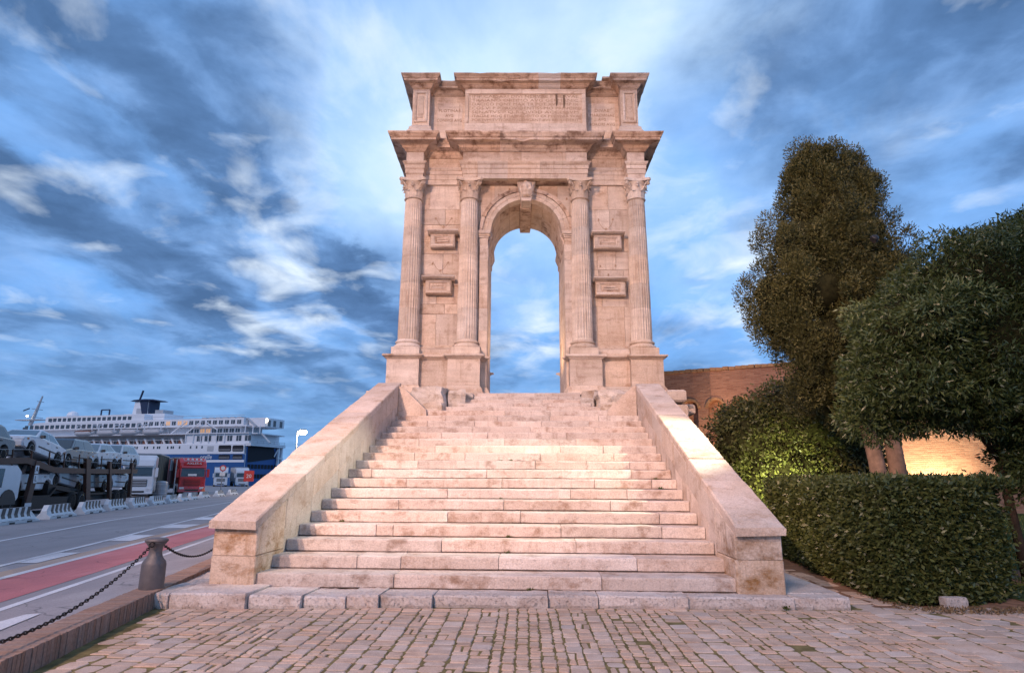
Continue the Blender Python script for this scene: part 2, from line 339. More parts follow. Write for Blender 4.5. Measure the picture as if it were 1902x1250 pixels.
# ================================================================== large structure: ground, water, road
def strip(f0, f1, ys, zoff):
    mb = MB(); vs = []
    for y in ys:
        for f in (f0, f1):
            x = f(y); vs.append((x, y, road_z(x) + zoff))
    fs = [(2*i, 2*i+1, 2*i+3, 2*i+2) for i in range(len(ys)-1)]
    return mb.add(vs, fs)
def road_z(x): return 0.18 + 0.012*(x+4.4) if x > -30 else -0.127
def lin(pts):
    ys = [p[0] for p in pts]; xs = [p[1] for p in pts]
    return lambda y: float(np.interp(y, ys, xs))
def asphalt(name, c, worn, s=1.0):
    m, t, b = new_mat(name); tc = nd(t, 'ShaderNodeTexCoord'); P = tc.outputs['Object']
    n1 = noise(t, mapping(t, P, (0.5, 0.12, 1), rot=(0, 0, R(-14))), 1.2*s, 7, 0.6); n2 = noise(t, P, 60, 3, 0.7)
    col = ramp(t, n1, [(0.3, tuple(x*0.8 for x in c)), (0.55, c), (0.75, worn)])
    col = mixc(t, 0.5, col, ramp(t, n2, [(0.35, (0.6, 0.6, 0.6)), (0.65, (1.2, 1.2, 1.2))]), 'MULTIPLY')
    vo = nd(t, 'ShaderNodeTexVoronoi'); vo.feature = 'DISTANCE_TO_EDGE'; vo.inputs['Scale'].default_value = 0.55
    wp = nd(t, 'ShaderNodeTexNoise'); wp.inputs['Scale'].default_value = 1.5; lk(t, P, wp.inputs['Vector']); ws = vmath(t, 'SCALE', wp.outputs['Color']); ws.inputs['Scale'].default_value = 1.4
    lk(t, vmath(t, 'ADD', P, ws.outputs[0]).outputs[0], vo.inputs['Vector'])
    n4 = noise(t, P, 0.7, 3, 0.5)
    crack = mathn(t, 'MULTIPLY', ramp(t, vo.outputs['Distance'], [(0.0, 1.0), (0.014, 0.0)]), ramp(t, n4, [(0.45, 0.0), (0.55, 0.8)]))
    col = mixc(t, crack, col, tuple(x*0.35 for x in c))
    n5 = noise(t, mapping(t, P, (1, 0.35, 1)), 2.2, 6, 0.65)
    col = mixc(t, ramp(t, n5, [(0.56, 0.0), (0.70, 0.45)]), col, tuple(x*0.6 for x in c))
    lk(t, col, b.inputs['Base Color']); b.inputs['Roughness'].default_value = 0.72; b.inputs['Specular IOR Level'].default_value = 0.35
    bp = nd(t, 'ShaderNodeBump'); bp.inputs['Strength'].default_value = 0.25; bp.inputs['Distance'].default_value = 0.01; lk(t, n2, bp.inputs['Height']); lk(t, bp.outputs[0], b.inputs['Normal'])
    return m
M['asphalt'] = asphalt('road_asphalt', (0.26, 0.24, 0.245), (0.35, 0.32, 0.32))
M['walk'] = asphalt('pale_worn_asphalt', (0.30, 0.27, 0.27), (0.40, 0.365, 0.355), 2)
M['bike'] = asphalt('red_cycle_lane', (0.46, 0.15, 0.15), (0.56, 0.22, 0.22), 2)
M['tan'] = asphalt('tan_gutter', (0.36, 0.26, 0.20), (0.45, 0.35, 0.28), 2)
M['paint'] = asphalt('white_road_paint', (0.60, 0.60, 0.62), (0.78, 0.78, 0.80), 3)
def water_mat():
    m, t, b = new_mat('harbour_water'); b.inputs['Base Color'].default_value = (0.03, 0.06, 0.09, 1); b.inputs['Roughness'].default_value = 0.12
    bp = nd(t, 'ShaderNodeBump'); bp.inputs['Strength'].default_value = 0.3; tc = nd(t, 'ShaderNodeTexCoord'); lk(t, noise(t, tc.outputs['Object'], 0.8, 6, 0.6), bp.inputs['Height']); lk(t, bp.outputs[0], b.inputs['Normal'])
    return m
M['water'] = water_mat()
M['quay'] = asphalt('quay_concrete', (0.17, 0.16, 0.155), (0.25, 0.235, 0.225), 0.5)
obj('water', MB().add([(-2500,-900,-2.0),(2500,-900,-2.0),(2500,3500,-2.0),(-2500,3500,-2.0)], [(0,1,2,3)]), M['water'], kind='structure')
obj('ground', MB().box(-190, 120, -60, 140, -3.0, -0.32), M['quay'], kind='structure')
ys = [-6, -2, 0, 2, 4, 6, 8, 10, 12, 14, 16, 18, 20, 23, 26, 30, 35, 40, 50, 60, 75, 90, 110, 139]
kerb_out = lin([(-6, -1.30), (5.69, -3.87), (8.29, -4.39), (11.6, -5.13), (20, -6.95), (139, -33)])
w1 = lin([(-6, -2.2), (4, -4.55), (7.2, -5.34), (9.92, -5.99), (15.7, -7.44), (25, -9.95), (40, -14.3), (75, -26), (139, -48)])
redtop = lin([(-6, -3.4), (4, -5.9), (9.44, -7.29), (13.1, -8.2), (21, -10.1), (30, -12.6), (45, -17), (75, -27), (139, -49)])
dasht = lin([(-6, -4.0), (4, -6.5), (10.8, -8.5), (15.1, -9.73), (20.1, -11.3), (27.1, -13.3), (45, -18.8), (75, -28.3), (139, -50)])
farl = lin([(-6, -5.5), (6, -9.4), (15.35, -12.45), (23, -15.1), (38.4, -19.1), (60, -25.4), (90, -35), (139, -52)])
off = lambda f, d: (lambda y: f(y) + d)
obj('road', strip(lambda y: -100.0 if y > 30 else -60.0, lambda y: -30.0, ys, 0.0), M['asphalt'], kind='structure')
obj('road', strip(lambda y: -30.0, lambda y: kerb_out(y), ys, 0.0), M['asphalt'], kind='structure')
obj('pavement', strip(w1, lambda y: kerb_out(y), ys, 0.004), M['walk'], kind='structure')
obj('cycle_lane', strip(redtop, off(w1, -0.22), ys, 0.004), M['bike'], kind='structure')
obj('road_marking', strip(w1, off(w1, 0.11), ys, 0.008), M['paint'], kind='structure')
obj('road_marking', strip(off(redtop, -0.02), off(redtop, 0.13), ys, 0.008), M['paint'], kind='structure')
obj('gutter', strip(off(redtop, -0.36), off(redtop, -0.03), ys, 0.004), M['tan'], kind='structure')
obj('road_marking', strip(dasht, off(dasht, 0.13), ys, 0.008), M['paint'], kind='structure')
obj('road_marking', strip(farl, off(farl, 0.14), ys, 0.008), M['paint'], kind='structure')
for k in range(12):
    y0 = 3.0 + 4.05*k; yy = [y0, y0+0.8, y0+1.6]
    obj('road_marking', strip(off(dasht, 0.15), off(redtop, -0.38), yy, 0.008), M['paint'], kind='structure')
obj('road_marking', MB().add([(-4.72, 6.15, road_z(-4.72)+.012), (-4.40, 6.1, road_z(-4.4)+.012), (-4.62, 6.9, road_z(-4.6)+.012), (-4.75, 6.85, road_z(-4.75)+.012)], [(0,1,2,3)]), M['paint'], kind='structure')

obj('pavement', MB().prism([(-4.7, 12.4), (-4.0, 9.2), (-4.0, 30), (-8.6, 30)][::-1], -0.2, 0.09, 'z'), M['walk'], kind='structure')
# kerb of bricks on edge along the left of the cobbles
kin = lambda y: -4.129 + (7.832-y)*0.2139   # inner top edge
kerb_o = obj('kerb', MB().prism([(kin(y)-0.28+sx, y) for y, sx in ((-2, 0), (-2, 0.22), (15, 0.22), (15, 0))], -0.2, 0.10, 'z'), M['mortar'], kind='structure')
bv = []
for i in range(4):
    j = random.Random(i); c = lambda: j.uniform(-0.003, 0.003)
    bv.append(MB().prism([(-0.09+c(), -0.027), (0.235+c(), -0.027), (0.235+c(), 0.027), (-0.09+c(), 0.027)], -0.22, 0.0, 'z', 0.003).mesh('brick'))
y = 1.5; k = 0
while y < 13.5:
    b = obj('brick', bv[k % 4], M['kerbbrick'], kerb_o, (kin(y)-0.215+rnd.uniform(-.006,.006), y, 0.197+rnd.uniform(-.003,.002)), (0, rnd.uniform(-.008,.008), R(12)))
    y += 0.0555; k += 1

# ================================================================== cobbled forecourt
slabY = lambda x: float(np.interp(x, [-4.4, -4.3, -0.6, 2.7, 4.63, 4.9], [8.17, 8.18, 8.5, 8.69, 8.71, 8.73]))
cob = obj('cobbled_pavement', MB().prism([(-5.5, -3), (12, -3), (12, 10.5), (5.2, 24), (4.6, 24), (4.2, 9.5), (-4.6, 9.5)], -0.3, -0.009, 'z'), M['joint'], kind='structure')
stones = []    # polygons: list of (xy poly, top z)
def add_stone(x0, x1, y0, y1, g, sk=0.0):
    a = rnd.uniform; q = g
    p = [(x0+q+a(-1,1)*.01, y0+q+a(-1,1)*.008), (x1-q+a(-1,1)*.01, y0+q+a(-1,1)*.01), (x1-q+a(-1,1)*.012, y1-q+a(-1,1)*.01), (x0+q+a(-1,1)*.012, y1-q+a(-1,1)*.008)]
    r = min(x1-x0, y1-y0)*rnd.uniform(.06, .2)
    out = []
    for i in range(4):
        P, A, B = p[i], p[i-1], p[(i+1) % 4]
        la = math.hypot(P[0]-A[0], P[1]-A[1]); lb = math.hypot(B[0]-P[0], B[1]-P[1])
        out.append((P[0]+(A[0]-P[0])*r/la, P[1]+(A[1]-P[1])*r/la)); out.append((P[0]+(B[0]-P[0])*r/lb, P[1]+(B[1]-P[1])*r/lb))
    stones.append((out, rnd.uniform(-.008, .006)))
kx = lambda y: -4.322 + (8.176-y)*0.239
x = -4.35
fan = lambda x, y: x + (y-8.3)*(-0.028 + 0.012*x*0.3)
while x < 4.75:
    small = (0.1 < x < 0.65) or (1.35 < x < 2.0) or rnd.random() < 0.12
    w = rnd.uniform(.105, .135) if small else rnd.uniform(.16, .235)
    yend = slabY(x+w/2) - 0.012
    nb = 2 if not small else 1
    yy = yend
    n = 0
    while yy > 4.6:
        L = rnd.uniform(.085, .15) if small or rnd.random() < .35 else rnd.uniform(.13, .24)
        if n < 2: L = rnd.uniform(.10, .14)
        xa, xb = fan(x, yy-L/2), fan(x+w, yy-L/2)
        if xa > kx(yy) + 0.22:
            if n < 2 and rnd.random() < .7: add_stone(xa-.01, xb-.01, yy-L, yy, .005)
            elif not small and rnd.random() < .12:
                add_stone(xa, (xa+xb)/2, yy-L, yy, .010); add_stone((xa+xb)/2, xb, yy-L, yy, .010)
            elif rnd.random() > 0.012: add_stone(xa, xb, yy-L, yy, rnd.uniform(.006, .011))
        yy -= L; n += 1
    x += w
x = 4.75   # coarser, tighter setts to the right and up the side path
while x < 9.6:
    w = rnd.uniform(.22, .34); yy = 12.8 if x < 5.3 else (9.3 if x < 5.6 else 8.95 - 0.02*(x-5.6) + rnd.uniform(-.03, .03))
    while yy > 4.4:
        L = rnd.uniform(.16, .34)
        xa = fan(x, yy-L/2) if yy < 9 else x
        if not (yy > 8.62 and x < 4.7): add_stone(xa, xa+w, yy-L, yy, rnd.uniform(.004, .008))
        yy -= L
    x += w
cen = np.array([(np.mean([p[0] for p in s[0]]), np.mean([p[1] for p in s[0]]), 0.0) for s in stones])
area = np.array([abs(sum(s[0][i-1][0]*s[0][i][1]-s[0][i][0]*s[0][i-1][1] for i in range(len(s[0]))))/2 for s in stones])
dist = np.linalg.norm(cen-CAMP, axis=1)
score = np.where(in_view(cen, .83, .55), area/dist**3, 0)
big = set(np.argsort(-score)[:299].tolist())
rest = MB(); tint = []
for i, (pl, dz) in enumerate(stones):
    cx, cy = cen[i][0], cen[i][1]
    if i in big:
        obj('cobblestone', MB().prism([(a-cx, b-cy) for a, b in pl], -0.06, 0.0, 'z', 0.0065), M['cobble'], cob, (cx, cy, dz), (rnd.uniform(-.025,.025), rnd.uniform(-.025,.025), 0))
    elif in_view(cen[i:i+1], 1.3, .9)[0]:
        n0 = len(rest.v); rest.prism(pl, -0.06+dz, dz, 'z', 0.0065); tint += [rnd.uniform(0.05, 1.0)]*(len(rest.v)-n0)
me = rest.mesh('cobblestone'); at = me.attributes.new('tint', 'FLOAT', 'POINT'); at.data.foreach_set('value', tint)
obj('cobblestone', me, M['cobble'], cob, kind='stuff')
# strip of soil between path and hedge, rising grass beyond it
obj('soil', MB().add([(5.0,8.95,-.004),(5.6,8.86,-.004),(7.0,8.75,-.006),(10,8.5,-.008),(14,8.5,-.008),(14,12.5,.02),(9,13,.02),(8.5,24,.02),(6.3,24,.01),(4.75,24,.01),(5.0,12,-.004)], [tuple(range(11))]), M['soil'], kind='structure')
M['grassland'] = plain('short_turf_soil', (0.05, 0.07, 0.022), 0.95, var=0.4, scale=3, spec=0.1, bump=0.6)
gz = lambda x, y: 0.02 + 0.045*max(0, y-13) if y > 12 else 0.012
gv = []; gf = []; nx, ny = 16, 16
for j in range(ny):
    for i in range(nx):
        xx = 7.25 + 22*i/(nx-1); yy_ = 9.4 + 22*j/(ny-1); gv.append((xx, yy_, gz(xx, yy_) + mnoise.noise(Vector((xx*.5, yy_*.5, 0)))*.04))
for j in range(ny-1):
    for i in range(nx-1): gf.append((j*nx+i, j*nx+i+1, (j+1)*nx+i+1, (j+1)*nx+i))
obj('lawn', MB().add(gv, gf), M['grassland'], kind='structure', smooth=True)

# ================================================================== stairs
def rough_bar(x0, x1, prof, n=5, jit=0.006, ch=0.008, seed=0):
    """a long stone with a (y, z) profile along x, its arrises slightly worn and uneven"""
    r = random.Random(seed); m = len(prof); mb = MB()
    cy = sum(p[0] for p in prof)/m; cz = sum(p[1] for p in prof)/m
    xs = [x0, x0+ch] + [x0+ch+(x1-x0-2*ch)*k/(n-1) for k in range(1, n-1)] + [x1-ch, x1]
    vs = []
    for k, xx in enumerate(xs):
        end = k in (0, len(xs)-1)
        for i, (yy, zz) in enumerate(prof):
            dy = r.uniform(-jit, jit); dz = r.uniform(-jit, jit)*.6
            if end:
                d = math.hypot(yy-cy, zz-cz) or 1; yy += (cy-yy)/d*ch*1.3; zz += (cz-zz)/d*ch*1.3
            vs.append((xx, yy+dy, zz+dz))
    fs = [tuple(range(m))[::-1], tuple(range((len(xs)-1)*m, len(xs)*m))]
    for k in range(len(xs)-1):
        for i in range(m):
            j = (i+1) % m; fs.append((k*m+i, k*m+j, (k+1)*m+j, (k+1)*m+i))
    return mb.add(vs, fs)
Y1, TR, RI, WS, Z0S = 9.018, 0.4952, 0.1837, 3.2686, 0.1343
# base slab
plat = thing('stone_platform', 'low worn limestone platform slab under the foot of the staircase', 'platform', (0, 8.6, 0))
sx_ = [-4.30, -4.01, -3.03, -2.35, -1.8, -1.39, -0.71, 0.76, 1.4, 2.55, 3.89, 4.60]
for i in range(len(sx_)-1):
    a, b = sx_[i], sx_[i+1]; yf = (slabY(a)+slabY(b))/2 + rnd.uniform(-.02, .02); h = .145 + rnd.uniform(-.012, .014) + (.03 if a < -3.5 else 0)
    pr = [(yf+.02, -.08), (9.05, -.08), (9.05, h-.006), (yf+.025, h), (yf+.0, h-.022), (yf-.006, .03)]
    o = obj('slab_stone', rough_bar(a+.004, b-.004, [(p[0]-8.6, p[1]) for p in pr], 9, .011, .006, i), M['slab'], plat)
for (x0, x1), ys_ in (((-4.62, -3.88), [9.0, 10.1, 11.3, 12.6]), ((3.88, 4.62), [9.0, 10.2, 11.4, 12.8, 14.2, 15.6, 17.0])):
    for a, b in zip(ys_[:-1], ys_[1:]):
        sh = -.214*(a-9) if x0 < 0 else .02*(a-9)
        obj('slab_stone', MB().prism([(x0+sh+rnd.uniform(-.02,.02), a+.05-8.6), (x1, a+.05-8.6), (x1, b+.045-8.6), (x0+sh-.2*(x0 < 0)*(b-a), b+.045-8.6)], -.1, .14+rnd.uniform(-.004,.006), 'z', .012), M['slab'], plat)
stair = thing('staircase', 'broad pale limestone staircase of long worn steps leading up to the arch', 'staircase', (0, Y1, Z0S))
J = {1:[-1.34,1.49],2:[-2.0,-1.36,.06,2.04],3:[-.85,1.2],4:[-2.0,-1.72,.99,2.59],5:[-.91,.32,2.65],6:[-1.87,.01,1.89],7:[-1.07,1.21,2.25],8:[-1.96,-.09,1.7,2.79],9:[-2.79,-.43,2.47],10:[-1.94,.55,1.63,2.52],11:[-2.12,-1.0,.65,2.25],12:[-1.75,1.1,2.07],13:[-2.22,-.19,1.49],14:[-1.77,-.63,1.28],15:[-1.07,.4,2.02],16:[-2.3,-1.06,.68,1.91],17:[-1.9,-.5,.9,2.2]}
upz = {18:3.435,19:3.595,20:3.751,21:3.917,22:4.078,23:4.251}
upl = {18:(-2.5,2.55),19:(-2.06,2.35),20:(-1.80,2.12),21:(-1.72,2.02),22:(-1.68,1.95),23:(-1.52,1.9)}
for k in range(1, 24):
    if k <= 17: ya, zt, ri, x0, x1 = Y1+(k-1)*TR, Z0S+k*RI, RI, -WS, WS
    else: ya, zt, ri = 17.25+(k-18)*.5, upz[k], .165; x0, x1 = upl[k]
    js = J.get(k) or [x0 + (x1-x0)*(q+rnd.uniform(-.12,.12)) for q in (.33, .66)]
    xs = [x0] + js + [x1]
    dep = .56 if k not in (17, 23) else 1.0
    for i in range(len(xs)-1):
        e = rnd.uniform(-.006, .006); rr = .022
        pr = [(e+.022, -ri), (dep, -ri), (dep, -.002), (e+rr*1.2, 0), (e+.006, -.008), (e, -rr*1.3), (e+.004, -ri+.018)]
        o = obj('step_stone', rough_bar(xs[i]+.003, xs[i+1]-.003, [(a+ya-Y1, b+zt-Z0S) for a, b in pr], 6, .0045, .007, k*10+i), M['step'], stair, (0, 0, rnd.uniform(-.003, .002)))
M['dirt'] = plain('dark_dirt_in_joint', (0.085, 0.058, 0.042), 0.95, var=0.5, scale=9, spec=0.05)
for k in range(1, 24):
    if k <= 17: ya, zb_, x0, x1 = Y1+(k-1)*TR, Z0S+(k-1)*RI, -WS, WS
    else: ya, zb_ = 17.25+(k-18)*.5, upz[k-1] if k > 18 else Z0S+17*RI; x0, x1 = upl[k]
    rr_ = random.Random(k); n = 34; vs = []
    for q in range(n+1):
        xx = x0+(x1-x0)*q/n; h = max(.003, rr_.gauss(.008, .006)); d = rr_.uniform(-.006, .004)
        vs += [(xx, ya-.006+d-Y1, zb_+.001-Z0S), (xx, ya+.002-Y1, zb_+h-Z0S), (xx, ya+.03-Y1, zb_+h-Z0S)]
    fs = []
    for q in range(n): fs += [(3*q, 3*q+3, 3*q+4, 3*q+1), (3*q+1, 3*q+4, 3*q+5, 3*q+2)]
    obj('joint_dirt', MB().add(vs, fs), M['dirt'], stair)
sc = MB()
pts = [(9.3, 0.0), (19.9, 0.0), (19.9, 4.0), (17.3, 3.1), (9.4, .1)]
sc.prism(pts, -3.2, 3.2, 'x'); obj('stair_core', sc, M['mortar'], stair, (0, -Y1, -Z0S))

# ================================================================== parapets
def parapet(side):
    L = side < 0
    lab = 'sloping stone parapet along the road side of the staircase, stained pier at its foot' if L else 'sloping stone parapet beside the clipped hedge, with a brightly lit stretch of coping'
    t = thing('stair_parapet', lab, 'parapet', (side*3.58, 8.95, .13))
    def put(nm, mb, mat): return obj(nm, mb, mat, t, (-side*3.58, -8.95, -.13))
    zf = 1.06 if L else 1.02; sl = (4.12-zf)/(17.1-8.95)
    cz = lambda y: zf + (y-8.95)*sl
    xi, xo = 3.265, 3.885
    def blk(mb_poly, mat, c=.006): return MB().prism(mb_poly, min(side*xi, side*xo), max(side*xi, side*xo), 'x', c)
    caps = [8.87, 10.62, 11.5, 12.6, 13.5, 14.4, 15.5, 17.42] if L else [8.87, 10.45, 11.46, 12.39, 13.28, 14.26, 15.19, 16.0, 17.25]
    tk = .135
    for i in range(len(caps)-1):
        a, b = caps[i]+.006, caps[i+1]-.006; j = rnd.uniform(-.010, .010)
        X0, X1 = side*(xi+.001), side*(xo+(.055 if L else .035)+rnd.uniform(-.012,.012))
        n = 12; vs = []; r = random.Random(i*7+L)
        for q in range(n):
            yy = a+(b-a)*q/(n-1); z = cz(yy)+j
            e = .012 if q in (0, n-1) else 0
            w = lambda s: r.uniform(-s, s)
            ring = [(X0, z-tk), (X1, z-tk+.02), (X1+side*(.004+w(.010))-side*(.03*(r.random() < .08)), z-.03+w(.008)), (X1-side*.02+side*w(.006), z-e+w(.003)), (X0+side*.02, z-e+w(.002)), (X0, z-.02)]
            vs += [(xx - side*0, yy + (0 if q else -.02*math.sin((z-zz)/tk*3.1)+w(.012)), zz) for xx, zz in ring]
        m = 6; fs = [tuple(range(m)), tuple(range((n-1)*m, n*m))]
        for q in range(n-1):
            for s in range(m):
                u = (s+1) % m; fs.append((q*m+s, q*m+u, (q+1)*m+u, (q+1)*m+s))
        put('cap_stone', MB().add(vs, fs), M['parapet'])
    zc = lambda y: cz(y)-tk-.004
    put('parapet_core', MB().prism([(9.1,.0),(17.2,.0),(17.2,zc(17.2)-.05),(9.1,zc(9.1)-.05)], min(side*(xi+.02), side*(xo-.02)), max(side*(xi+.02), side*(xo-.02)), 'x'), M['mortar'])
    # front pier: two blocks
    zm = .545 if L else .56
    for (z0, z1a, z1b, ad) in ((.135, zm, zm, .006), (zm+.006, zc(8.95), zc(9.9), 0)):
        p = [(8.95, z0), (9.9, z0), (9.9, z1b), (8.95, z1a)]
        put('pier_block', MB().prism(p, min(side*(xi-ad), side*(xo+ad)), max(side*(xi-ad), side*(xo+ad)), 'x', .012), M['pier'])
    yb = [9.904, 11.0, 12.35, 13.3, 14.6, 15.9, 17.15] if L else [9.904, 10.8, 11.7, 12.6, 13.8, 14.9, 16.1, 17.15]
    for i in range(len(yb)-1):
        a, b = yb[i], yb[i+1]-.006
        st = lambda y: max(.13, Z0S + (y-Y1)/TR*RI - .25)
        hb = .42+rnd.uniform(-.05,.05)
        put('parapet_block', blk([(a, zc(a)-hb), (b, zc(b)-hb), (b, zc(b)), (a, zc(a))], None), M['parapet'])
        a2 = a; m_ = a+(b-a)*rnd.uniform(.35,.65)
        for c0, c1 in ((a, m_-.005), (m_, b)):
            put('parapet_block', MB().prism([(c0, st(c0)-.3), (c1, st(c1)-.3), (c1, zc(c1)-hb-.006), (c0, zc(c0)-hb-.006)], min(side*(xi+.008), side*(xo-.004)), max(side*(xi+.008), side*(xo-.004)), 'x', .006), M['parapet'])
    # wing wall turning in at the head of the flight
    pw = [(side*xi, 3.0), (side*xi, 4.12), (side*3.1, 4.02), (side*2.48, 3.44), (side*2.44, 3.0)]
    if L: put('wing_wall', MB().prism(pw, 17.12, 17.55, 'y', .012), M['parapet'])
    else: put('wing_wall', MB().prism(pw, 17.16, 17.55, 'y', .012), M['parapet'])
    return t
parapet(-1); parapet(1)

# ================================================================== podium under the arch
pod = thing('stone_podium', 'stone podium under the arch with broken rubble blocks beside the upper steps', 'podium', (0, 21, 0))
def putp(nm, mb, mat): return obj(nm, mb, mat, pod, (0, -21, 0))
putp('podium_core', MB().box(-4.62, 4.62, 19.95, 25.6, 0.0, 4.22).box(-4.3, 4.3, 17.3, 19.95, 0, 3.2), M['mortar'])
for s in (-1, 1):
    for c in range(7):
        z0 = .02+c*.6; z1 = z0+.595
        for q in range(5):
            y0 = 17.5+q*1.66; x1 = 4.72 + (.04 if c == 6 else 0)
            if c >= 6 and q == 0: continue
            putp('podium_stone', MB().prism([(y0, z0), (y0+1.65, z0), (y0+1.65, z1 if c < 6 else 4.25), (y0, z1 if c < 6 else 4.25)], min(s*4.25, s*x1), max(s*4.25, s*x1), 'x', .012), M['parapet'])
putp('podium_stone', MB().prism([(4.2,17.7),(4.72,17.65),(4.78,19.3),(4.2,19.4)], 3.72, 4.06, 'z', .05), M['parapet'])
putp('podium_stone', MB().prism([(4.5,18.0),(5.05,18.1),(5.0,19.3),(4.5,19.4)], 3.4, 3.70, 'z', .05), M['parapet'])
for i in range(8):
    x0 = -4.7+i*1.175
    if x0+1.17 < -1.5 or x0 > 1.75: z1 = 4.26
    else: z1 = 4.235
    putp('podium_stone', MB().prism([(x0,19.96),(x0+1.168,19.96),(x0+1.168,25.6),(x0,25.6)], 4.0, z1, 'z', .01), M['step'])
def rough_stone(sx, sy, sz, seed, amp=.16):
    bm = bmesh.new(); bmesh.ops.create_cube(bm, size=1.0); bmesh.ops.subdivide_edges(bm, edges=bm.edges[:], cuts=3, use_grid_fill=True)
    for v in bm.verts:
        p = v.co.copy(); l = p.length; q = p*(1-.10*max(0, l-.6)/.27)
        nn = mnoise.noise_vector(p*2.1+Vector((seed*3.1, seed, 0)))*amp + mnoise.noise_vector(p*5+Vector((seed, 0, 9)))*amp*.4
        v.co = Vector(((q.x+nn.x*.6)*sx, (q.y+nn.y*.6)*sy, (q.z+nn.z*.6)*sz))
    mb = MB(); bm.verts.ensure_lookup_table(); mb.add([v.co for v in bm.verts], [[v.index for v in f.verts] for f in bm.faces]); bm.free(); return mb
for i, (x, y, z, a, b, c) in enumerate([(-2.58, 18.6, 3.86, .95, 1.3, .72), (-1.92, 18.95, 3.9, .55, 1.2, .55), (-2.35, 17.75, 3.52, .6, .5, .34), (-1.62, 19.5, 4.05, .4, .7, .28), (-3.0, 19.6, 3.95, .9, .9, .6), (2.75, 18.9, 3.85, 1.0, 1.3, .62), (2.2, 19.3, 4.0, .55, .9, .42), (2.62, 17.85, 3.52, .5, .6, .36), (3.3, 19.4, 3.98, .8, .8, .55), (2.05, 18.6, 3.78, .4, .5, .28), (2.95, 18.1, 3.66, .5, .5, .5)]):
    o = putp('rubble_block', rough_stone(a, b, c, i), M['rubble']); o.location = (x, y-21, z); o.rotation_euler = (0, 0, rnd.uniform(-.2, .2))

# ================================================================== the arch
M['brownscar'] = plain('brown_scar', (0.34, 0.225, 0.16), 0.9, var=0.3, scale=12, spec=0.1)
AZ = 4.26
arch = thing('triumphal_arch', 'tall pale marble Roman triumphal arch with fluted columns and inscribed attic', 'arch', (0.1104, 21.1783, AZ), 0.0422)
def pa(nm, mb, mat=None, parent=None, smooth=False, loc=(0,0,0), rot=(0,0,0)):
    o = obj(nm, mb, mat or M['arch'], parent or arch, (loc[0], loc[1], loc[2]-(AZ if parent is None else 0)), rot, smooth); return o
def mitres(outl):
    n = len(outl); mt = []
    for i in range(n):
        a, p, b = Vector(outl[i-1]), Vector(outl[i]), Vector(outl[(i+1) % n])
        d1 = (p-a).normalized(); d2 = (b-p).normalized(); n1 = Vector((d1.y, -d1.x)); n2 = Vector((d2.y, -d2.x))
        mt.append((n1+n2)/(1+n1.dot(n2)) if n1.dot(n2) > -.9 else n1)
    return mt
def sweep(nm, outl, prof, mat, inner=-.15, splits={}, gap=.004, skip=(), mats={}, wear=0.0):
    """profile (offset, z) carried round a plan outline with mitred corners; each straight run is a stone of its own"""
    mt = mitres(outl); n = len(outl)
    sec = list(prof) + [(inner, prof[-1][1]), (inner, prof[0][1])]
    for i in range(n):
        if i in skip: continue
        A, B = Vector(outl[i]), Vector(outl[(i+1) % n]); d = (B-A).normalized(); nn = Vector((d.y, -d.x))
        cuts = [0.0] + splits.get(i, []) + [1.0]
        for k in range(len(cuts)-1):
            mb = MB(); j = rnd.uniform(-.004, .004); sub = max(1, int((B-A).length*(cuts[k+1]-cuts[k])/.25)) if wear else 1
            tv = [cuts[k]+(cuts[k+1]-cuts[k])*q/sub for q in range(sub+1)]; vs = []; m = len(sec)
            for q, tt in enumerate(tv):
                base = A.lerp(B, tt)
                mm = mt[i] if (q == 0 and k == 0) else (mt[(i+1) % n] if (q == sub and k == len(cuts)-2) else nn)
                sh = d*gap if (q == 0 and k > 0) else (-d*gap if (q == sub and k < len(cuts)-2) else Vector((0,0)))
                for si, (o_, z) in enumerate(sec):
                    w = 0
                    if wear and 0 < q < sub and si < len(prof) and o_ > .2: w = -abs(rnd.gauss(0, wear)) * (3 if rnd.random() < .06 else 1)
                    pnt = base + mm*(o_+w+(j if si < len(prof) and cuts != [0., 1.] else 0)) + sh; vs.append((pnt.x, pnt.y, z + (w*.5 if w else 0)))
            fs = [tuple(range(m)), tuple(range(sub*m, (sub+1)*m))]
            for q in range(sub):
                for s_ in range(m):
                    u = (s_+1) % m; fs.append((q*m+s_, q*m+u, (q+1)*m+u, (q+1)*m+s_))
            pa(nm, mb.add(vs, fs), mats.get((i, k), mat))
WY, BK = 0.25, 2.95      # wall plane, back plane
XJ = 1.36; XC = 0.06     # half width and centre of the passage
RV, ZS = 1.28, 10.33     # vault radius and springing
# cores
pa('pier_core', MB().box(-4.15, XC-XJ-.05, WY+.06, BK-.06, AZ, 12.2), M['mortar'])
pa('pier_core', MB().box(XC+XJ+.05, 4.2, WY+.06, BK-.06, AZ, 12.2), M['mortar'])
pa('attic_core', MB().box(-4.0, 4.0, .32, BK-.1, 12.18, 16.05), M['mortar'])
pol = [(XC-XJ-.06, 12.19), (XC-XJ-.06, ZS)] + [(XC-(RV+.06)*math.cos(a), ZS+(RV+.06)*math.sin(a)) for a in np.linspace(0, math.pi, 17)] + [(XC+XJ+.06, ZS), (XC+XJ+.06, 12.19)]
pa('vault_core', MB().prism(pol[::-1], WY+.06, BK-.06, 'y'), M['mortar'])
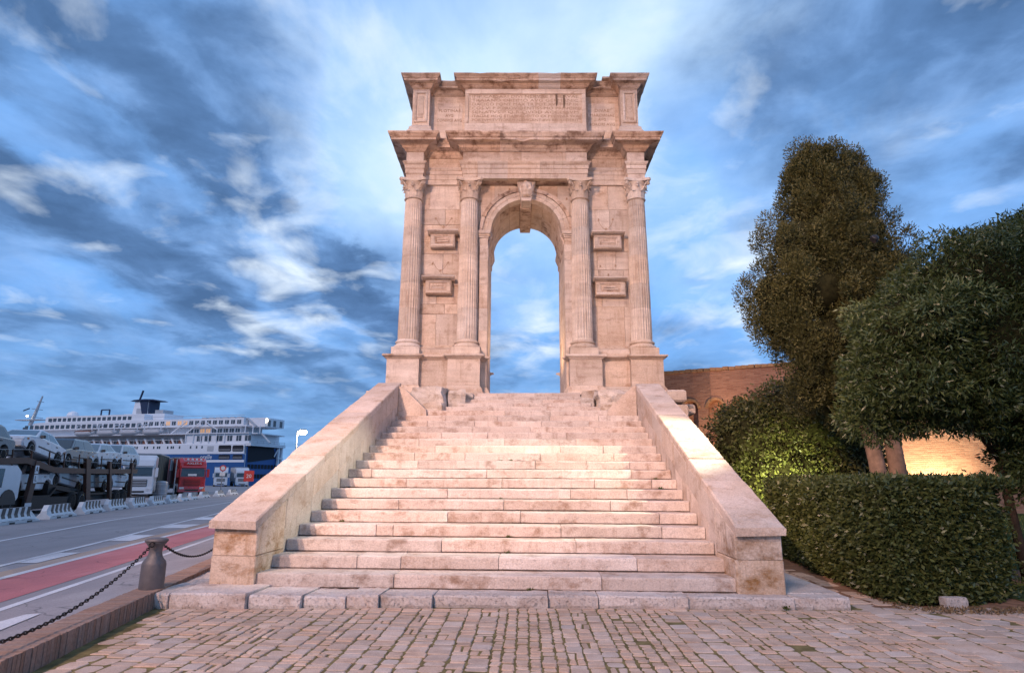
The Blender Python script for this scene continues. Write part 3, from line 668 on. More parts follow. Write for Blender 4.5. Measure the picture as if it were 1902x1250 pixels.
# pedestals
for s in (-1, 1):
    o0 = [(-4.62, -.55), (-3.54, -.55), (-3.54, -.30), (-2.58, -.30), (-2.58, -.55), (-1.50, -.55), (-1.50, -.05), (XC*s*-1-XJ+.0, -.05), (XC*s*-1-XJ, BK+.1), (-4.62, BK+.1)]
    o = o0 if s < 0 else [(-x, y) for x, y in o0][::-1]
    sk = [q for q in range(len(o)) if abs(abs(o[q][0]-XC)-XJ) < .02 and abs(abs(o[(q+1) % len(o)][0]-XC)-XJ) < .02]
    sweep('pedestal_moulding', o, [(.13, AZ), (.13, AZ+.10), (.10, AZ+.13), (.09, AZ+.22), (.04, AZ+.30), (.0, AZ+.36)], M['arch'], skip=sk)
    sweep('pedestal_block', o, [(.0, AZ+.364), (.0, 5.50)], M['arch'], splits={})
    sweep('pedestal_cornice', o, [(.0, 5.504), (.03, 5.53), (.06, 5.56), (.13, 5.585), (.145, 5.62), (.12, 5.655)], M['arch'], wear=.004, skip=sk)
    pa('pier_core', MB().prism(inset(o, .12), AZ, 5.66, 'z'), M['arch'])
    # base course of the wall between the columns
    x0, x1 = (-3.62, -2.5) if s < 0 else (2.5, 3.62)
    pa('wall_base', MB().prism([(-.20+0, 5.665), (.3, 5.665), (.3, 6.12), (.19, 6.12), (.13, 6.02), (-.02, 5.96), (-.14, 5.9), (-.20, 5.78)], x0, x1, 'x'), M['arch'])
# columns: three unfluted joints show between the drums
def fluted(r0, r1, z0, z1, n=24, k=4, sub=6, nz=4):
    vs = []; fs = []; N = n*sub
    for q in range(nz+1):
        f = q/nz; r = r0+(r1-r0)*f; z = z0+(z1-z0)*f
        e = .006 if q in (0, nz) else 0
        for i in range(N):
            a = 2*math.pi*i/N; ph = (i % sub)/sub
            d = math.sin(math.pi*min(1, max(0, (ph-.12)/.76)))**.7 if .12 < ph < .88 else 0
            rr = r*(1-.085*d)-e; vs.append((rr*math.cos(a), rr*math.sin(a), z))
    for q in range(nz):
        for i in range(N):
            j = (i+1) % N; fs.append((q*N+i, q*N+j, (q+1)*N+j, (q+1)*N+i))
    fs += [tuple(range(N))[::-1], tuple(range(nz*N, (nz+1)*N))]
    return MB().add(vs, fs)
SB, ST = 6.22, 11.42
ent = lambda z: .362 - .062*(((z-SB)/(ST-SB))**1.6)
cutz = [SB, 7.35, 8.25, 9.3, 10.35, ST]
drums = [fluted(ent(a), ent(b), a+.002, b-.002).mesh('shaft_drum') for a, b in zip(cutz[:-1], cutz[1:])]
cb = MB()
cb.prism([(-.475,-.475),(.475,-.475),(.475,.475),(-.475,.475)], 5.66, 5.93, 'z', .012)
cb.lathe([(.455, 5.93), (.475, 5.96), (.48, 6.0), (.455, 6.045), (.42, 6.055), (.395, 6.085), (.40, 6.11), (.425, 6.12), (.435, 6.15), (.42, 6.18), (.385, 6.19), (.375, 6.225)], 32)
cbm = cb.mesh('column', False)
def capital():
    mb = MB()
    mb.lathe([(.305, 11.42), (.335, 11.43), (.345, 11.455), (.325, 11.48), (.295, 11.49), (.30, 11.75), (.33, 11.95), (.40, 12.06)], 24)
    def leaf(a, z0, h, w, r0, curl, lean):
        vs = []; fs = []; nu, nv = 5, 7
        for v in range(nv):
            f = v/(nv-1); up = h*(math.sin(f*math.pi*.62)/1.0); out = r0 + lean*f + curl*max(0, f-.55)**1.5*4
            if f > .8: up -= (f-.8)*h*.75
            ww = w*(0.55+.65*math.sin(math.pi*min(1, f*.9+.1)))*(1-.75*max(0, f-.75)/.25)
            for u in range(nu):
                g = u/(nu-1)*2-1; lob = 1+.16*math.sin(f*19)*abs(g)
                aa = a + g*ww*lob/out; rr = out - .018*g*g + .012*(1-abs(g))
                vs.append((rr*math.cos(aa), rr*math.sin(aa), z0+up))
        for v in range(nv-1):
            for u in range(nu-1): fs.append((v*nu+u, v*nu+u+1, (v+1)*nu+u+1, (v+1)*nu+u))
        mb.add(vs, fs)
    for i in range(8): leaf(i*math.pi/4+math.pi/8, 11.49, .24, .105, .305, .05, .035)
    for i in range(8): leaf(i*math.pi/4, 11.49, .44, .105, .30, .075, .05)
    for i in range(4):
        a = math.pi/4+i*math.pi/2
        P = [(.33, 11.78), (.40, 11.90), (.50, 12.0), (.565, 12.02), (.575, 11.95), (.53, 11.92), (.52, 11.96)]
        for da in (-.10, .10):
            mb.tube([(r*math.cos(a+da*(1-q/7)), r*math.sin(a+da*(1-q/7)), z) for q, (r, z) in enumerate(P)], [.03, .035, .04, .04, .036, .03, .02], 6)
    for i in range(4):
        a = i*math.pi/2
        for s in (-1, 1):
            P = [(.31, 11.8, .14), (.36, 11.93, .10), (.41, 11.99, .04), (.41, 11.94, .02)]
            mb.tube([(r*math.cos(a+s*b), r*math.sin(a+s*b), z) for r, z, b in P], .022, 5)
        mb.lathe([(.0, .38), (.06, .40), (.05, .44), (.0, .45)], 8, axis='x', cap=False) if False else None
    ab = []
    for i in range(4):
        a0 = math.pi/4+i*math.pi/2
        c0 = Vector((math.cos(a0), math.sin(a0)))*.635
        tgt = Vector((-math.sin(a0), math.cos(a0)))
        c1 = Vector((math.cos(a0+math.pi/2), math.sin(a0+math.pi/2)))*.635
        ab.append(tuple(c0 - tgt*.045)); ab.append(tuple(c0 + tgt*.045))
        mid = (c0+c1)/2
        for f in (.25, .5, .75):
            p = c0.lerp(c1, f); p = p*(1-.16*math.sin(math.pi*f)); ab.append((p.x, p.y))
    mb.prism(ab, 12.06, 12.165, 'z', .012)
    return mb
capm = capital().mesh('capital')
for x in (-4.03, -1.995, 2.005, 4.045):
    c = pa('column', cbm, M['shaft'], loc=(x, 0, 0))
    for dm in drums: pa('shaft_drum', dm, M['shaft'], c, rot=(0, 0, rnd.randint(0, 23)*2*math.pi/24))
    pa('capital', capm, M['shaft'], c, rot=(0, 0, 0))
# wall stones in the bays
def course(xa, xb, z0, z1, n, y0=WY, dep=.25, yj=.01, mat=None):
    xs = [xa] + sorted(xa+(xb-xa)*(k/n+rnd.uniform(-.18, .18)/n) for k in range(1, n)) + [xb]
    for a, b in zip(xs[:-1], xs[1:]):
        y = y0+rnd.uniform(-yj, yj)
        pa('wall_stone', MB().prism([(a+.003, z0+.003), (b-.003, z0+.003), (b-.003, z1-.003), (a+.003, z1-.003)], y, y0+dep, 'y', .010), mat or M['arch'])
for xa, xb in ((-4.2, -1.66), (1.68, 4.25)):
    zz = [6.12, 7.25, 7.62, 8.3, 8.72, 9.5, 9.95, 10.62, 11.22, 12.17] if xa < 0 else [6.12, 7.55, 8.12, 8.9, 9.6, 10.1, 11.22, 12.17]
    for z0, z1 in zip(zz[:-1], zz[1:]): course(xa, xb, z0, z1, rnd.choice((2, 2, 3)))
    for s_ in (0,):   # flank and back faces
        xx = -4.2 if xa < 0 else 4.25
        for z0, z1 in zip(zz[:-1], zz[1:]):
            ysn = [WY+.25, 1.2+rnd.uniform(-.2,.2), 2.1+rnd.uniform(-.2,.2), BK]
            for a, b in zip(ysn[:-1], ysn[1:]):
                pa('wall_stone', MB().prism([(a+.003, z0+.003), (b-.003, z0+.003), (b-.003, z1-.003), (a+.003, z1-.003)], xx if xx < 0 else xx-.2, xx+.2 if xx < 0 else xx, 'x', .010), M['arch'])
            course(xa, xb, z0, z1, 2, BK-.12, .25)
# ship-prow tablets: framed boxes with a projecting cornice
def tablet(x0, x1, c0, c1, z0, z1, z2, deep):
    t = pa('tablet', MB().prism([(x0, z0), (x1, z0), (x1, z1), (x0, z1)], -.02, WY, 'y', .008), M['arch'])
    e = lambda mb, mat=M['arch']: obj('tablet_cornice', mb, mat, t)
    e(MB().prism([(-.22, z2-.05), (-.18, z2), (.2, z2), (.2, z1), (-.05, z1), (-.1, z1+.04), (-.16, z2-.1)], c0, c1, 'x', .006))
    fx, fz = (x1-x0)*.16, (z1-z0)*.2
    xa, xb, za, zb = x0+fx, x1-fx, z0+fz, z1-fz*.9
    for (a, b, c_, d_) in ((x0+.03, x1-.03, z0+.03, za), (x0+.03, x1-.03, zb, z1-.02), (x0+.03, xa, za, zb), (xb, x1-.03, za, zb)):
        obj('tablet_frame', MB().prism([(a, c_), (b, c_), (b, d_), (a, d_)], -.055, .0, 'y', .008), M['arch'], t)
    obj('tablet_field', MB().prism([(xa+.04, za+.03), (xb-.04, za+.03), (xb-.04, zb-.03), (xa+.04, zb-.03)], -.024, .01, 'y', .004), M['archdark'], t)
    for q in range(deep):
        zq = za+(zb-za)*(.3+.25*q); obj('tablet_moulding', MB().prism([(xa+.1, zq), (xb-.1-.1*q, zq), (xb-.1-.1*q, zq+.045), (xa+.1, zq+.045)], -.05, -.02, 'y', .008), M['arch'], t)
tablet(-3.38, -2.50, -3.47, -2.38, 9.66, 10.15, 10.28, 2)
tablet(-3.50, -2.58, -3.62, -2.46, 7.93, 8.42, 8.55, 2)
tablet(2.48, 3.46, 2.38, 3.58, 9.62, 10.12, 10.24, 1)
tablet(2.50, 3.55, 2.42, 3.60, 7.88, 8.38, 8.52, 2)
# bronze-pin sockets
def hole(x, z, w=.07, h=.09, y=WY):
    pa('pin_socket', MB().prism([(x-w/2, z), (x+w/2, z+.01), (x+w/2-.01, z+h), (x-w/2+.01, z+h-.01)], y-.018, y+.02, 'y', .004), M['letters'])
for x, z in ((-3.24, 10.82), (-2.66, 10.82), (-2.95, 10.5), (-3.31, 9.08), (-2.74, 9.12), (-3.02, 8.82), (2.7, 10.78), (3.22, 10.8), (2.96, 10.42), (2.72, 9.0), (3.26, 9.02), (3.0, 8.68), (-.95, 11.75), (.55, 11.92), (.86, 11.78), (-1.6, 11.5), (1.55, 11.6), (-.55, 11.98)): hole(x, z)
for cx_, cz_ in ((2.96, 10.42), (-2.95, 10.5), (-3.02, 8.84)):   # garland scars between the sockets
    pa('garland_scar', MB().tube([(cx_+.27*q, WY-.008, cz_+.34*q*q+.03) for q in np.linspace(-1, 1, 11)], .008, 5), M['brownscar'])
# spandrels and archivolt
def ringseg(r0, r1, a0, a1, y0, y1, c=.006, n=4):
    aa = np.linspace(a0, a1, n); return MB().prism([(XC+r0*math.cos(a), ZS+r0*math.sin(a)) for a in aa[::-1]] + [(XC+r1*math.cos(a), ZS+r1*math.sin(a)) for a in aa], y0, y1, 'y', c)
KA = .155
RO = 1.70
angs = lambda lo, hi, n: np.linspace(lo, hi, n+1)
for lo, hi in ((0, math.pi/2-KA), (math.pi/2+KA, math.pi)):
    for a, b in zip(angs(lo, hi, 4)[:-1], angs(lo, hi, 4)[1:]):
        v = pa('voussoir', ringseg(RV, RO, a+.003, b-.003, WY-.05, WY+.35), M['arch'])
        obj('archivolt_moulding', ringseg(RO-.12, RO+.02, a+.003, b-.003, WY-.11, WY-.045, .01), M['archdark'], v)
        obj('archivolt_moulding', ringseg(RV+.14, RV+.18, a+.003, b-.003, WY-.068, WY-.04, .006), M['arch'], v)
for i, (lo, hi) in enumerate(((0, math.pi/2-KA), (math.pi/2+KA, math.pi))):     # spandrel wall
    aa = np.linspace(lo, hi, 13)
    arc = [(XC+(RO+.01)*math.cos(a), ZS+(RO+.01)*math.sin(a)) for a in aa]
    if i == 0:
        b1 = [p for p in arc if p[0] > XC+1.05] ; b2 = [p for p in arc if p[0] <= XC+1.05]
        pa('spandrel_stone', MB().prism([(1.80, ZS)] + [(1.80, 12.165), (b1[-1][0]+.003, 12.165)] + b1[::-1], WY, WY+.3, 'y', .004), M['arch'])
        pa('spandrel_stone', MB().prism([(b1[-1][0]-.003, 12.165), (b2[-1][0], 12.165)] + b2[::-1] + [b1[-1]], WY+.006, WY+.3, 'y', .004), M['arch'])
    else:
        b1 = [p for p in arc if p[0] < XC-1.05]; b2 = [p for p in arc if p[0] >= XC-1.05]
        pa('spandrel_stone', MB().prism([(-1.70, ZS)] + b1[::-1] + [(b1[0][0]-.003, 12.165), (-1.70, 12.165)], WY, WY+.3, 'y', .004), M['arch'])
        pa('spandrel_stone', MB().prism([(b1[0][0]+.003, 12.165), b1[0]] + b2[::-1] + [(b2[0][0], 12.165)], WY+.006, WY+.3, 'y', .004), M['arch'])
# keystone with a worn bust
kt = 12.165
kw = lambda z: .20+.145*(z-11.55)/.6
key = pa('keystone', MB().prism([(XC-kw(11.42)+.0, 11.42), (XC+kw(11.42), 11.42), (XC+kw(kt)-.01, kt), (XC-kw(kt)+.01, kt)], -.08, WY+.3, 'y', .012), M['arch'])
def bust():
    bm = bmesh.new(); bmesh.ops.create_icosphere(bm, subdivisions=4, radius=1.0)
    for v in bm.verts:
        p = v.co; n_ = mnoise.noise(p*2.2)*.14 + mnoise.noise(p*5.5)*.07
        k = 1+n_
        x, y_, z = p.x*k, p.y*k, p.z*k
        if p.y < 0:
            y_ -= .25*math.exp(-((p.x)**2/.03 + (p.z+.1)**2/.18))            # nose ridge
            for ex in (-.42, .42): y_ += .28*math.exp(-((p.x-ex)**2/.03 + (p.z-.0)**2/.02))  # eye hollows
            y_ += .16*math.exp(-((p.x)**2/.14 + (p.z+.62)**2/.012))
        v.co = Vector((x*.265, y_*.20, z*.30))
    mb = MB().add([v.co for v in bm.verts], [[v.index for v in f.verts] for f in bm.faces]); bm.free(); return mb
obj('bust', bust(), M['arch'], key, (XC, -.10, 11.88), smooth=True)
obj('bust_shoulder', MB().prism([(XC-.28, 12.02), (XC-.24, 11.62), (XC-.12, 11.56), (XC+.12, 11.56), (XC+.24, 11.62), (XC+.28, 12.02), (XC+.3, 12.15), (XC-.3, 12.15)], -.14, -.07, 'y', .03), M['arch'], key)
pa('keystone_soffit', MB().prism([(XC-.2, 11.38), (XC+.2, 11.38), (XC+.235, 11.62), (XC-.235, 11.62)], WY+.305, BK-.05, 'y', .012), M['archdark'])
# vault and passage walls
for lo, hi in ((0, math.pi/2-.165), (math.pi/2+.165, math.pi)):
    for a, b in zip(angs(lo, hi, 4)[:-1], angs(lo, hi, 4)[1:]):
        cutsy = [WY+.355, WY+1.1+rnd.uniform(-.2,.3), BK]
        for c0, c1 in zip(cutsy[:-1], cutsy[1:]): pa('vault_stone', ringseg(RV+rnd.uniform(-.006,.006), RV+.3, a+.004, b-.004, c0+.004, c1-.004), M['archdark'] if rnd.random() < .35 else M['arch'])
for s in (-1, 1):
    zz = [AZ, 5.1, 5.66, 6.6, 7.4, 8.3, 9.2, 9.75]
    xw = XC+s*XJ
    for z0, z1 in zip(zz[:-1], zz[1:]):
        cy = [.0 if z1 > 5.7 else -.04, 1.0+rnd.uniform(-.3,.3), 2.0+rnd.uniform(-.2,.2), BK]
        for c0, c1 in zip(cy[:-1], cy[1:]):
            j = rnd.uniform(-.006,.006); pa('passage_stone', MB().prism([(c0+.003, z0+.003), (c1-.003, z0+.003), (c1-.003, z1-.003), (c0+.003, z1-.003)], min(xw+j, xw+s*.3), max(xw+j, xw+s*.3), 'x', .008), M['arch'])
    # impost moulding carried through the passage, and the jamb pilaster in front
    pr = [(xw+s*.3, 9.75), (xw, 9.75), (xw-s*.03, 9.80), (xw-s*.035, 9.98), (xw-s*.09, 10.10), (xw-s*.13, 10.20), (xw-s*.13, 10.29), (xw-s*.08, 10.325), (xw+s*.3, 10.325)]
    pa('impost', MB().prism(pr, WY+.02, BK+.06, 'y', .004), M['archdark'])
    px0, px1 = xw+s*.02, xw+s*.36
    for z0, z1 in ((5.66, 6.12), (6.12, 7.7), (7.7, 8.6), (8.6, 9.75)):
        pa('jamb_pilaster', MB().prism([(px0 if z0 > 6 else px0-s*.02, z0+.003), (px1, z0+.003), (px1, z1-.003), (px0 if z0 > 6 else px0-s*.02, z1-.003)], .12 if z0 > 6 else .05, WY+.1, 'y', .008), M['arch'])
    for (ex, ey, z0, z1) in ((.02, .015, 9.75, 9.80), (0, 0, 9.80, 10.06), (.03, .03, 10.06, 10.14), (.06, .06, 10.14, 10.20), (.09, .10, 10.20, 10.325)):
        pa('impost_capital', MB().prism([(min(px0-s*ex, px1+s*ex*.6), z0), (max(px0-s*ex, px1+s*ex*.6), z0), (max(px0-s*ex, px1+s*ex*.6), z1), (min(px0-s*ex, px1+s*ex*.6), z1)], .115-ey, WY+.12, 'y', .008), M['arch'])
# entablature
eo = [(-4.30, -.33), (-3.68, -.33), (-3.68, .18), (-2.24, .18), (-2.24, -.33), (2.26, -.33), (2.26, .18), (3.72, .18), (3.72, -.33), (4.34, -.33), (4.34, BK+.1), (-4.30, BK+.1)]
sweep('architrave', eo, [(0, 12.17), (0, 12.35), (.025, 12.355), (.025, 12.54), (.05, 12.545), (.05, 12.68), (.08, 12.70), (.115, 12.76), (.12, 12.80), (.02, 12.81)], M['arch'], inner=-.2, splits={4: [.12, .36, .62, .86]}, wear=.004)
sweep('frieze', eo, [(0, 12.812), (0, 13.20)], M['arch'], inner=-.2, splits={4: [.30, .47, .83]})
corn = [(.02, 13.203), (.06, 13.23), (.10, 13.29), (.13, 13.31), (.16, 13.38), (.22, 13.41), (.50, 13.43), (.50, 13.53), (.53, 13.545), (.555, 13.60), (.60, 13.66), (.61, 13.715), (.56, 13.72)]
sweep('cornice_block', eo, corn, M['archdark'], inner=-.2, splits={4: [.30, .83], 10: [.3, .6], 11: [.2, .4, .6, .8]}, wear=.012)
pa('entablature_fill', MB().prism(inset(eo, .1), 12.175, 13.70, 'z'), M['archdark'])
# attic
ao = [(-4.17, -.30), (-3.54, -.30), (-3.54, .16), (-2.22, .16), (-2.22, -.30), (2.27, -.30), (2.27, .16), (3.56, .16), (3.56, -.30), (4.19, -.30), (4.19, BK), (-4.17, BK)]
sweep('attic_base', ao, [(.16, 13.72), (.16, 14.0), (.13, 14.06), (.10, 14.10), (.09, 14.2), (.03, 14.27), (.0, 14.30)], M['arch'], inner=-.2, skip=(1, 2, 3, 4, 5, 6, 7), splits={11: [.3, .6]})
sweep('attic_stone', ao, [(0, 14.303), (0, 15.79)], M['arch'], inner=-.2, skip=(2, 4, 6), splits={10: [.35, .7], 11: [.25, .5, .75]})
for a, b in ((-3.54, -2.22), (2.27, 3.56)):
    pa('attic_stone', MB().prism([(a-.02, 13.72), (b+.02, 13.72), (b+.02, 15.79), (a-.02, 15.79)], .16, .36, 'y', .004), M['arch'])
acor = [(.0, 15.793), (.04, 15.82), (.09, 15.86), (.10, 15.90), (.15, 15.96), (.31, 15.985), (.31, 16.06), (.33, 16.075), (.36, 16.12), (.405, 16.18), (.41, 16.225), (.37, 16.23)]
M['newstone'] = stone_mat('pale_repair_marble', (0.52, 0.43, 0.38), (0.62, 0.54, 0.49), (0.68, 0.61, 0.57), streak=0.2, stain=0.2, bump=0.2, lo=.6)
sweep('attic_cornice_block', ao, acor, M['archdark'], inner=-.2, splits={4: [.61, .79], 10: [.35, .7], 11: [.25, .5, .75]}, wear=.010, mats={(4, 1): M['newstone']})
pa('attic_roof', MB().prism(inset(ao, .08), 13.72, 16.2, 'z'), M['archdark'])
pa('roof_slab', MB().box(-4.0, -3.3, -.4, .3, 16.2, 16.27).box(-1.6, 1.0, -.45, .3, 16.2, 16.25).box(2.9, 3.7, -.4, .2, 16.2, 16.28), M['archdark'])
# sunk panels on the end piers
for xc in (-3.855, 3.875):
    for a, b, c_, d_ in ((-.24, .24, 14.42, 14.5), (-.24, .24, 15.62, 15.70), (-.24, -.16, 14.5, 15.62), (.16, .24, 14.5, 15.62)):
        pa('panel_frame', MB().prism([(xc+a, c_), (xc+b, c_), (xc+b, d_), (xc+a, d_)], -.345, -.302, 'y', .010), M['arch'])
    pa('panel_field', MB().prism([(xc-.1, 14.6), (xc+.1, 14.6), (xc+.1, 15.52), (xc-.1, 15.52)], -.325, -.302, 'y', .010), M['arch'])
# inscription panel with its frame and carved text
ip = pa('inscription_panel', MB().prism([(-2.10, 14.30), (2.14, 14.30), (2.14, 15.62), (-2.10, 15.62)], -.31, -.29, 'y', .004), M['arch'])
for a, b, c_, d_ in ((-2.22, 2.27, 15.58, 15.785), (-2.22, 2.27, 14.0, 14.36), (-2.22, -2.08, 14.36, 15.58), (2.12, 2.27, 14.36, 15.58)):
    obj('panel_frame', MB().prism([(a, c_), (b, c_), (b, d_), (a, d_)], -.36, -.30, 'y', .012), M['arch'], ip)
lines = [('IMP CAESARI DIVI NERVAE F NERVAE', .185), ('TRAIANO OPTIMO AVG GERMANIC', .185), ('DACICO PONT MAX TR POT XVIIII IMP IX', .17), ('COS VI P P PROVIDENTISSIMO PRINCIPI', .17), ('SENATVS P Q R QVOD ACCESSVM', .19), ('ITALIAE HOC ETIAM ADDITO EX PECVNIA SVA', .15), ('PORTVM TVTIOREM NAVIGANTIBVS REDDIDERIT', .14)]
def letter(body, size, x, z, y, width, par):
    me = text_mesh(body, size, .004); xs = [v.co.x for v in me.vertices]; w = max(xs)-min(xs)
    for v in me.vertices: v.co.x *= width/w
    return obj('lettering', me, M['letters'], par, (x, y, z), (R(90), 0, 0))
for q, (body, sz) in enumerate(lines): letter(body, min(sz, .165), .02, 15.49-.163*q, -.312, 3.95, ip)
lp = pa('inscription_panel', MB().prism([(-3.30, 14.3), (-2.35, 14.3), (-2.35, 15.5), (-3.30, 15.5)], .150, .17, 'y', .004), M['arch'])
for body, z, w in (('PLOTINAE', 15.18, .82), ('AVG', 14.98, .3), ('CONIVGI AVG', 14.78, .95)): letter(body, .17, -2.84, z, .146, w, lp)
rp = pa('inscription_panel', MB().prism([(2.40, 14.3), (3.42, 14.3), (3.42, 15.5), (2.40, 15.5)], .150, .17, 'y', .004), M['arch'])
for body, z, w in (('DIVAE', 15.2, .55), ('MARCIANAE', 15.0, .92), ('AVG', 14.82, .3), ('SORORI AVG', 14.62, .95)): letter(body, .17, 2.93, z, .146, w, rp)
for x, z, h in ((1.18, 15.32, .24), (1.46, 15.30, .30)):
    obj('damage_gash', MB().prism([(x-.02, z-h), (x+.02, z-h*.8), (x+.05, z-h*.3), (x+.04, z+.25), (x-.04, z+.25), (x-.03, z-h*.4)], -.322, -.30, 'y', .004), M['mortar'], ip)

# ================================================================== brick wall on the right
def brick_mat():
    m, t, b = new_mat('old_brickwork'); tc = nd(t, 'ShaderNodeTexCoord')
    sp = nd(t, 'ShaderNodeSeparateXYZ'); lk(t, tc.outputs['Object'], sp.inputs[0]); cb_ = nd(t, 'ShaderNodeCombineXYZ'); lk(t, sp.outputs[0], cb_.inputs[0]); lk(t, sp.outputs[2], cb_.inputs[1])
    wob = nd(t, 'ShaderNodeTexNoise'); wob.inputs['Scale'].default_value = 1.3; lk(t, cb_.outputs[0], wob.inputs['Vector'])
    wv = vmath(t, 'SCALE', wob.outputs['Color']); wv.inputs['Scale'].default_value = 0.05
    V = vmath(t, 'ADD', cb_.outputs[0], wv.outputs[0]).outputs[0]
    br = nd(t, 'ShaderNodeTexBrick'); lk(t, V, br.inputs['Vector'])
    br.inputs['Color1'].default_value = (0.40, 0.20, 0.125, 1); br.inputs['Color2'].default_value = (0.27, 0.115, 0.07, 1); br.inputs['Mortar'].default_value = (0.34, 0.22, 0.15, 1)
    br.inputs['Scale'].default_value = 1.0; br.inputs['Brick Width'].default_value = 0.29; br.inputs['Row Height'].default_value = 0.075; br.inputs['Mortar Size'].default_value = 0.009; br.inputs['Mortar Smooth'].default_value = 0.3; br.inputs['Bias'].default_value = -0.1
    n = noise(t, V, 0.6, 6, 0.6); n2 = noise(t, mapping(t, V, (2, 9, 1)), 1.3, 6, 0.7)
    col = mixc(t, ramp(t, n, [(0.42, 0.0), (0.7, 0.6)]), br.outputs['Color'], (0.40, 0.225, 0.145))
    col = mixc(t, ramp(t, n2, [(0.5, 0.0), (0.75, 0.7)]), col, (0.13, 0.055, 0.038))
    lk(t, col, b.inputs['Base Color']); b.inputs['Roughness'].default_value = 0.9
    bp = nd(t, 'ShaderNodeBump'); bp.inputs['Strength'].default_value = 0.7; bp.inputs['Distance'].default_value = 0.03
    lk(t, mathn(t, 'SUBTRACT', mathn(t, 'MULTIPLY', n2, 0.5), br.outputs['Fac']), bp.inputs['Height']); lk(t, bp.outputs[0], b.inputs['Normal'])
    return m
M['brick'] = brick_mat()
M['brickrim'] = plain('ochre_brick', (0.36, 0.20, 0.10), 0.9, var=0.35, scale=6, bump=0.5)
wall = thing('brick_wall', 'long old red brick fortification wall behind the trees, topped by a course of coping bricks', 'wall', (6.245, 29.16, 0), math.atan2(-.4358, .9))
def pw_(nm, mb, mat=None): return obj(nm, mb, mat or M['brick'], wall)
U0, U1, HT = -1.6, 40.0, 6.5
nich = [0.15, 1.25, 2.35, 3.45, 4.55]; nw, nzc = .32, 4.72
top = [(U1, 4.6), (U1, HT-.16), (U0, HT-.16), (U0, 0)]
# front skin with round-headed niches cut from its lower part
poly = [(U0, 0.0)]
for u in nich:
    poly += [(u-nw, 0.0), (u-nw, nzc)] + [(u-nw*math.cos(a), nzc+nw*math.sin(a)) for a in np.linspace(0, math.pi, 9)][1:-1] + [(u+nw, nzc), (u+nw, 0.0)]
poly += [(U1, 0.0), (U1, HT-.16), (U0, HT-.16)]
pw_('wall_face', MB().prism(poly, 0.0, 0.28, 'y'))
pw_('wall_body', MB().box(U0, U1, .285, 1.6, 0, HT-.17))
for u in nich:
    aa = np.linspace(0, math.pi, 9)
    pw_('niche_arch', MB().prism([(u-(nw+.13)*math.cos(a), nzc+(nw+.13)*math.sin(a)) for a in aa] + [(u-(nw+.005)*math.cos(a), nzc+(nw+.005)*math.sin(a)) for a in aa[::-1]], -.05, .2, 'y', .01), M['brickrim'])
u = U0
cv = [MB().prism([(0, HT-.155), (.245+.01*k, HT-.155), (.245+.01*k, HT-.01*k), (0, HT)], -.05, .6, 'y', .012).mesh('coping_brick') for k in range(3)]
while u < U1-.3:
    obj('coping_brick', cv[rnd.randrange(3)], M['brickrim'], wall, (u, rnd.uniform(-.015, .015), rnd.uniform(-.012, .008))); u += .272

# ================================================================== foliage
def leaf_cloud(P, N, length, width, tint, droop=0.2, spread=0.9, lenvar=0.35):
    """one rhombic leaf per point, pointing loosely outward"""
    n = len(P)
    D = N*.7 + nrg.normal(0, spread, (n, 3)); D[:, 2] -= droop; D /= np.linalg.norm(D, axis=1)[:, None]+1e-9
    A = nrg.normal(0, 1, (n, 3)); S = np.cross(D, A); S /= np.linalg.norm(S, axis=1)[:, None]+1e-9
    L = length*(1+nrg.uniform(-lenvar, lenvar, n))[:, None]; W = width*(1+nrg.uniform(-lenvar, lenvar, n))[:, None]
    U = np.cross(S, D)
    V = np.stack([P, P + D*L*.45 + S*W*.5 + U*W*.12, P + D*L, P + D*L*.45 - S*W*.5 + U*W*.12], 1).reshape(-1, 3)
    F = np.arange(4*n).reshape(-1, 4); T = np.repeat(tint, 4)
    return V, F, T
def blob_core(blobs, scale, seed, n=3, amp=.12):
    mb = MB()
    for k, (c, r) in enumerate(blobs):
        bm = bmesh.new(); bmesh.ops.create_icosphere(bm, subdivisions=n, radius=1.0)
        for v in bm.verts:
            d = 1 + amp*2*mnoise.noise(v.co*2.3+Vector((seed+k*3.7, 0, 0)))
            v.co = Vector((c[0]+v.co.x*r[0]*scale*d, c[1]+v.co.y*r[1]*scale*d, c[2]+v.co.z*r[2]*scale*d))
        mb.add([v.co for v in bm.verts], [[v.index for v in f.verts] for f in bm.faces]); bm.free()
    return mb
def sample_blobs(blobs, n, lo=.78, hi=1.03, keep_outer=.72, want_k=False):
    w = np.array([r[0]*r[1]+r[1]*r[2]+r[0]*r[2] for c, r in blobs]); w /= w.sum()
    k = nrg.choice(len(blobs), n, p=w); C_ = np.array([b[0] for b in blobs])[k]; Rr = np.array([b[1] for b in blobs])[k]
    d = nrg.normal(0, 1, (n, 3)); d /= np.linalg.norm(d, axis=1)[:, None]
    P = C_ + d*Rr*nrg.uniform(lo, hi, n)[:, None]
    ok = np.ones(n, bool)
    for j, (c, r) in enumerate(blobs):
        q = np.linalg.norm((P-np.array(c))/np.array(r), axis=1); ok &= (q > keep_outer) | (k == j)
    N = (d/Rr/np.linalg.norm(d/Rr, axis=1)[:, None])[ok]
    return (P[ok], N, k[ok]) if want_k else (P[ok], N)
def clumped(blobs, nclump, per, sig, lo=.8, hi=1.03):
    P, N = sample_blobs(blobs, nclump, lo, hi)
    m = len(P); t0 = nrg.uniform(0, 1, m); s = sig*nrg.uniform(.6, 1.4, m)
    idx = np.repeat(np.arange(m), per)
    off_ = nrg.normal(0, 1, (m*per, 3))*s[idx][:, None]
    return P[idx]+off_, N[idx]*.6+off_/s[idx][:, None]*.45, np.clip(t0[idx]*.6+nrg.uniform(0, .4, m*per), 0, 1)
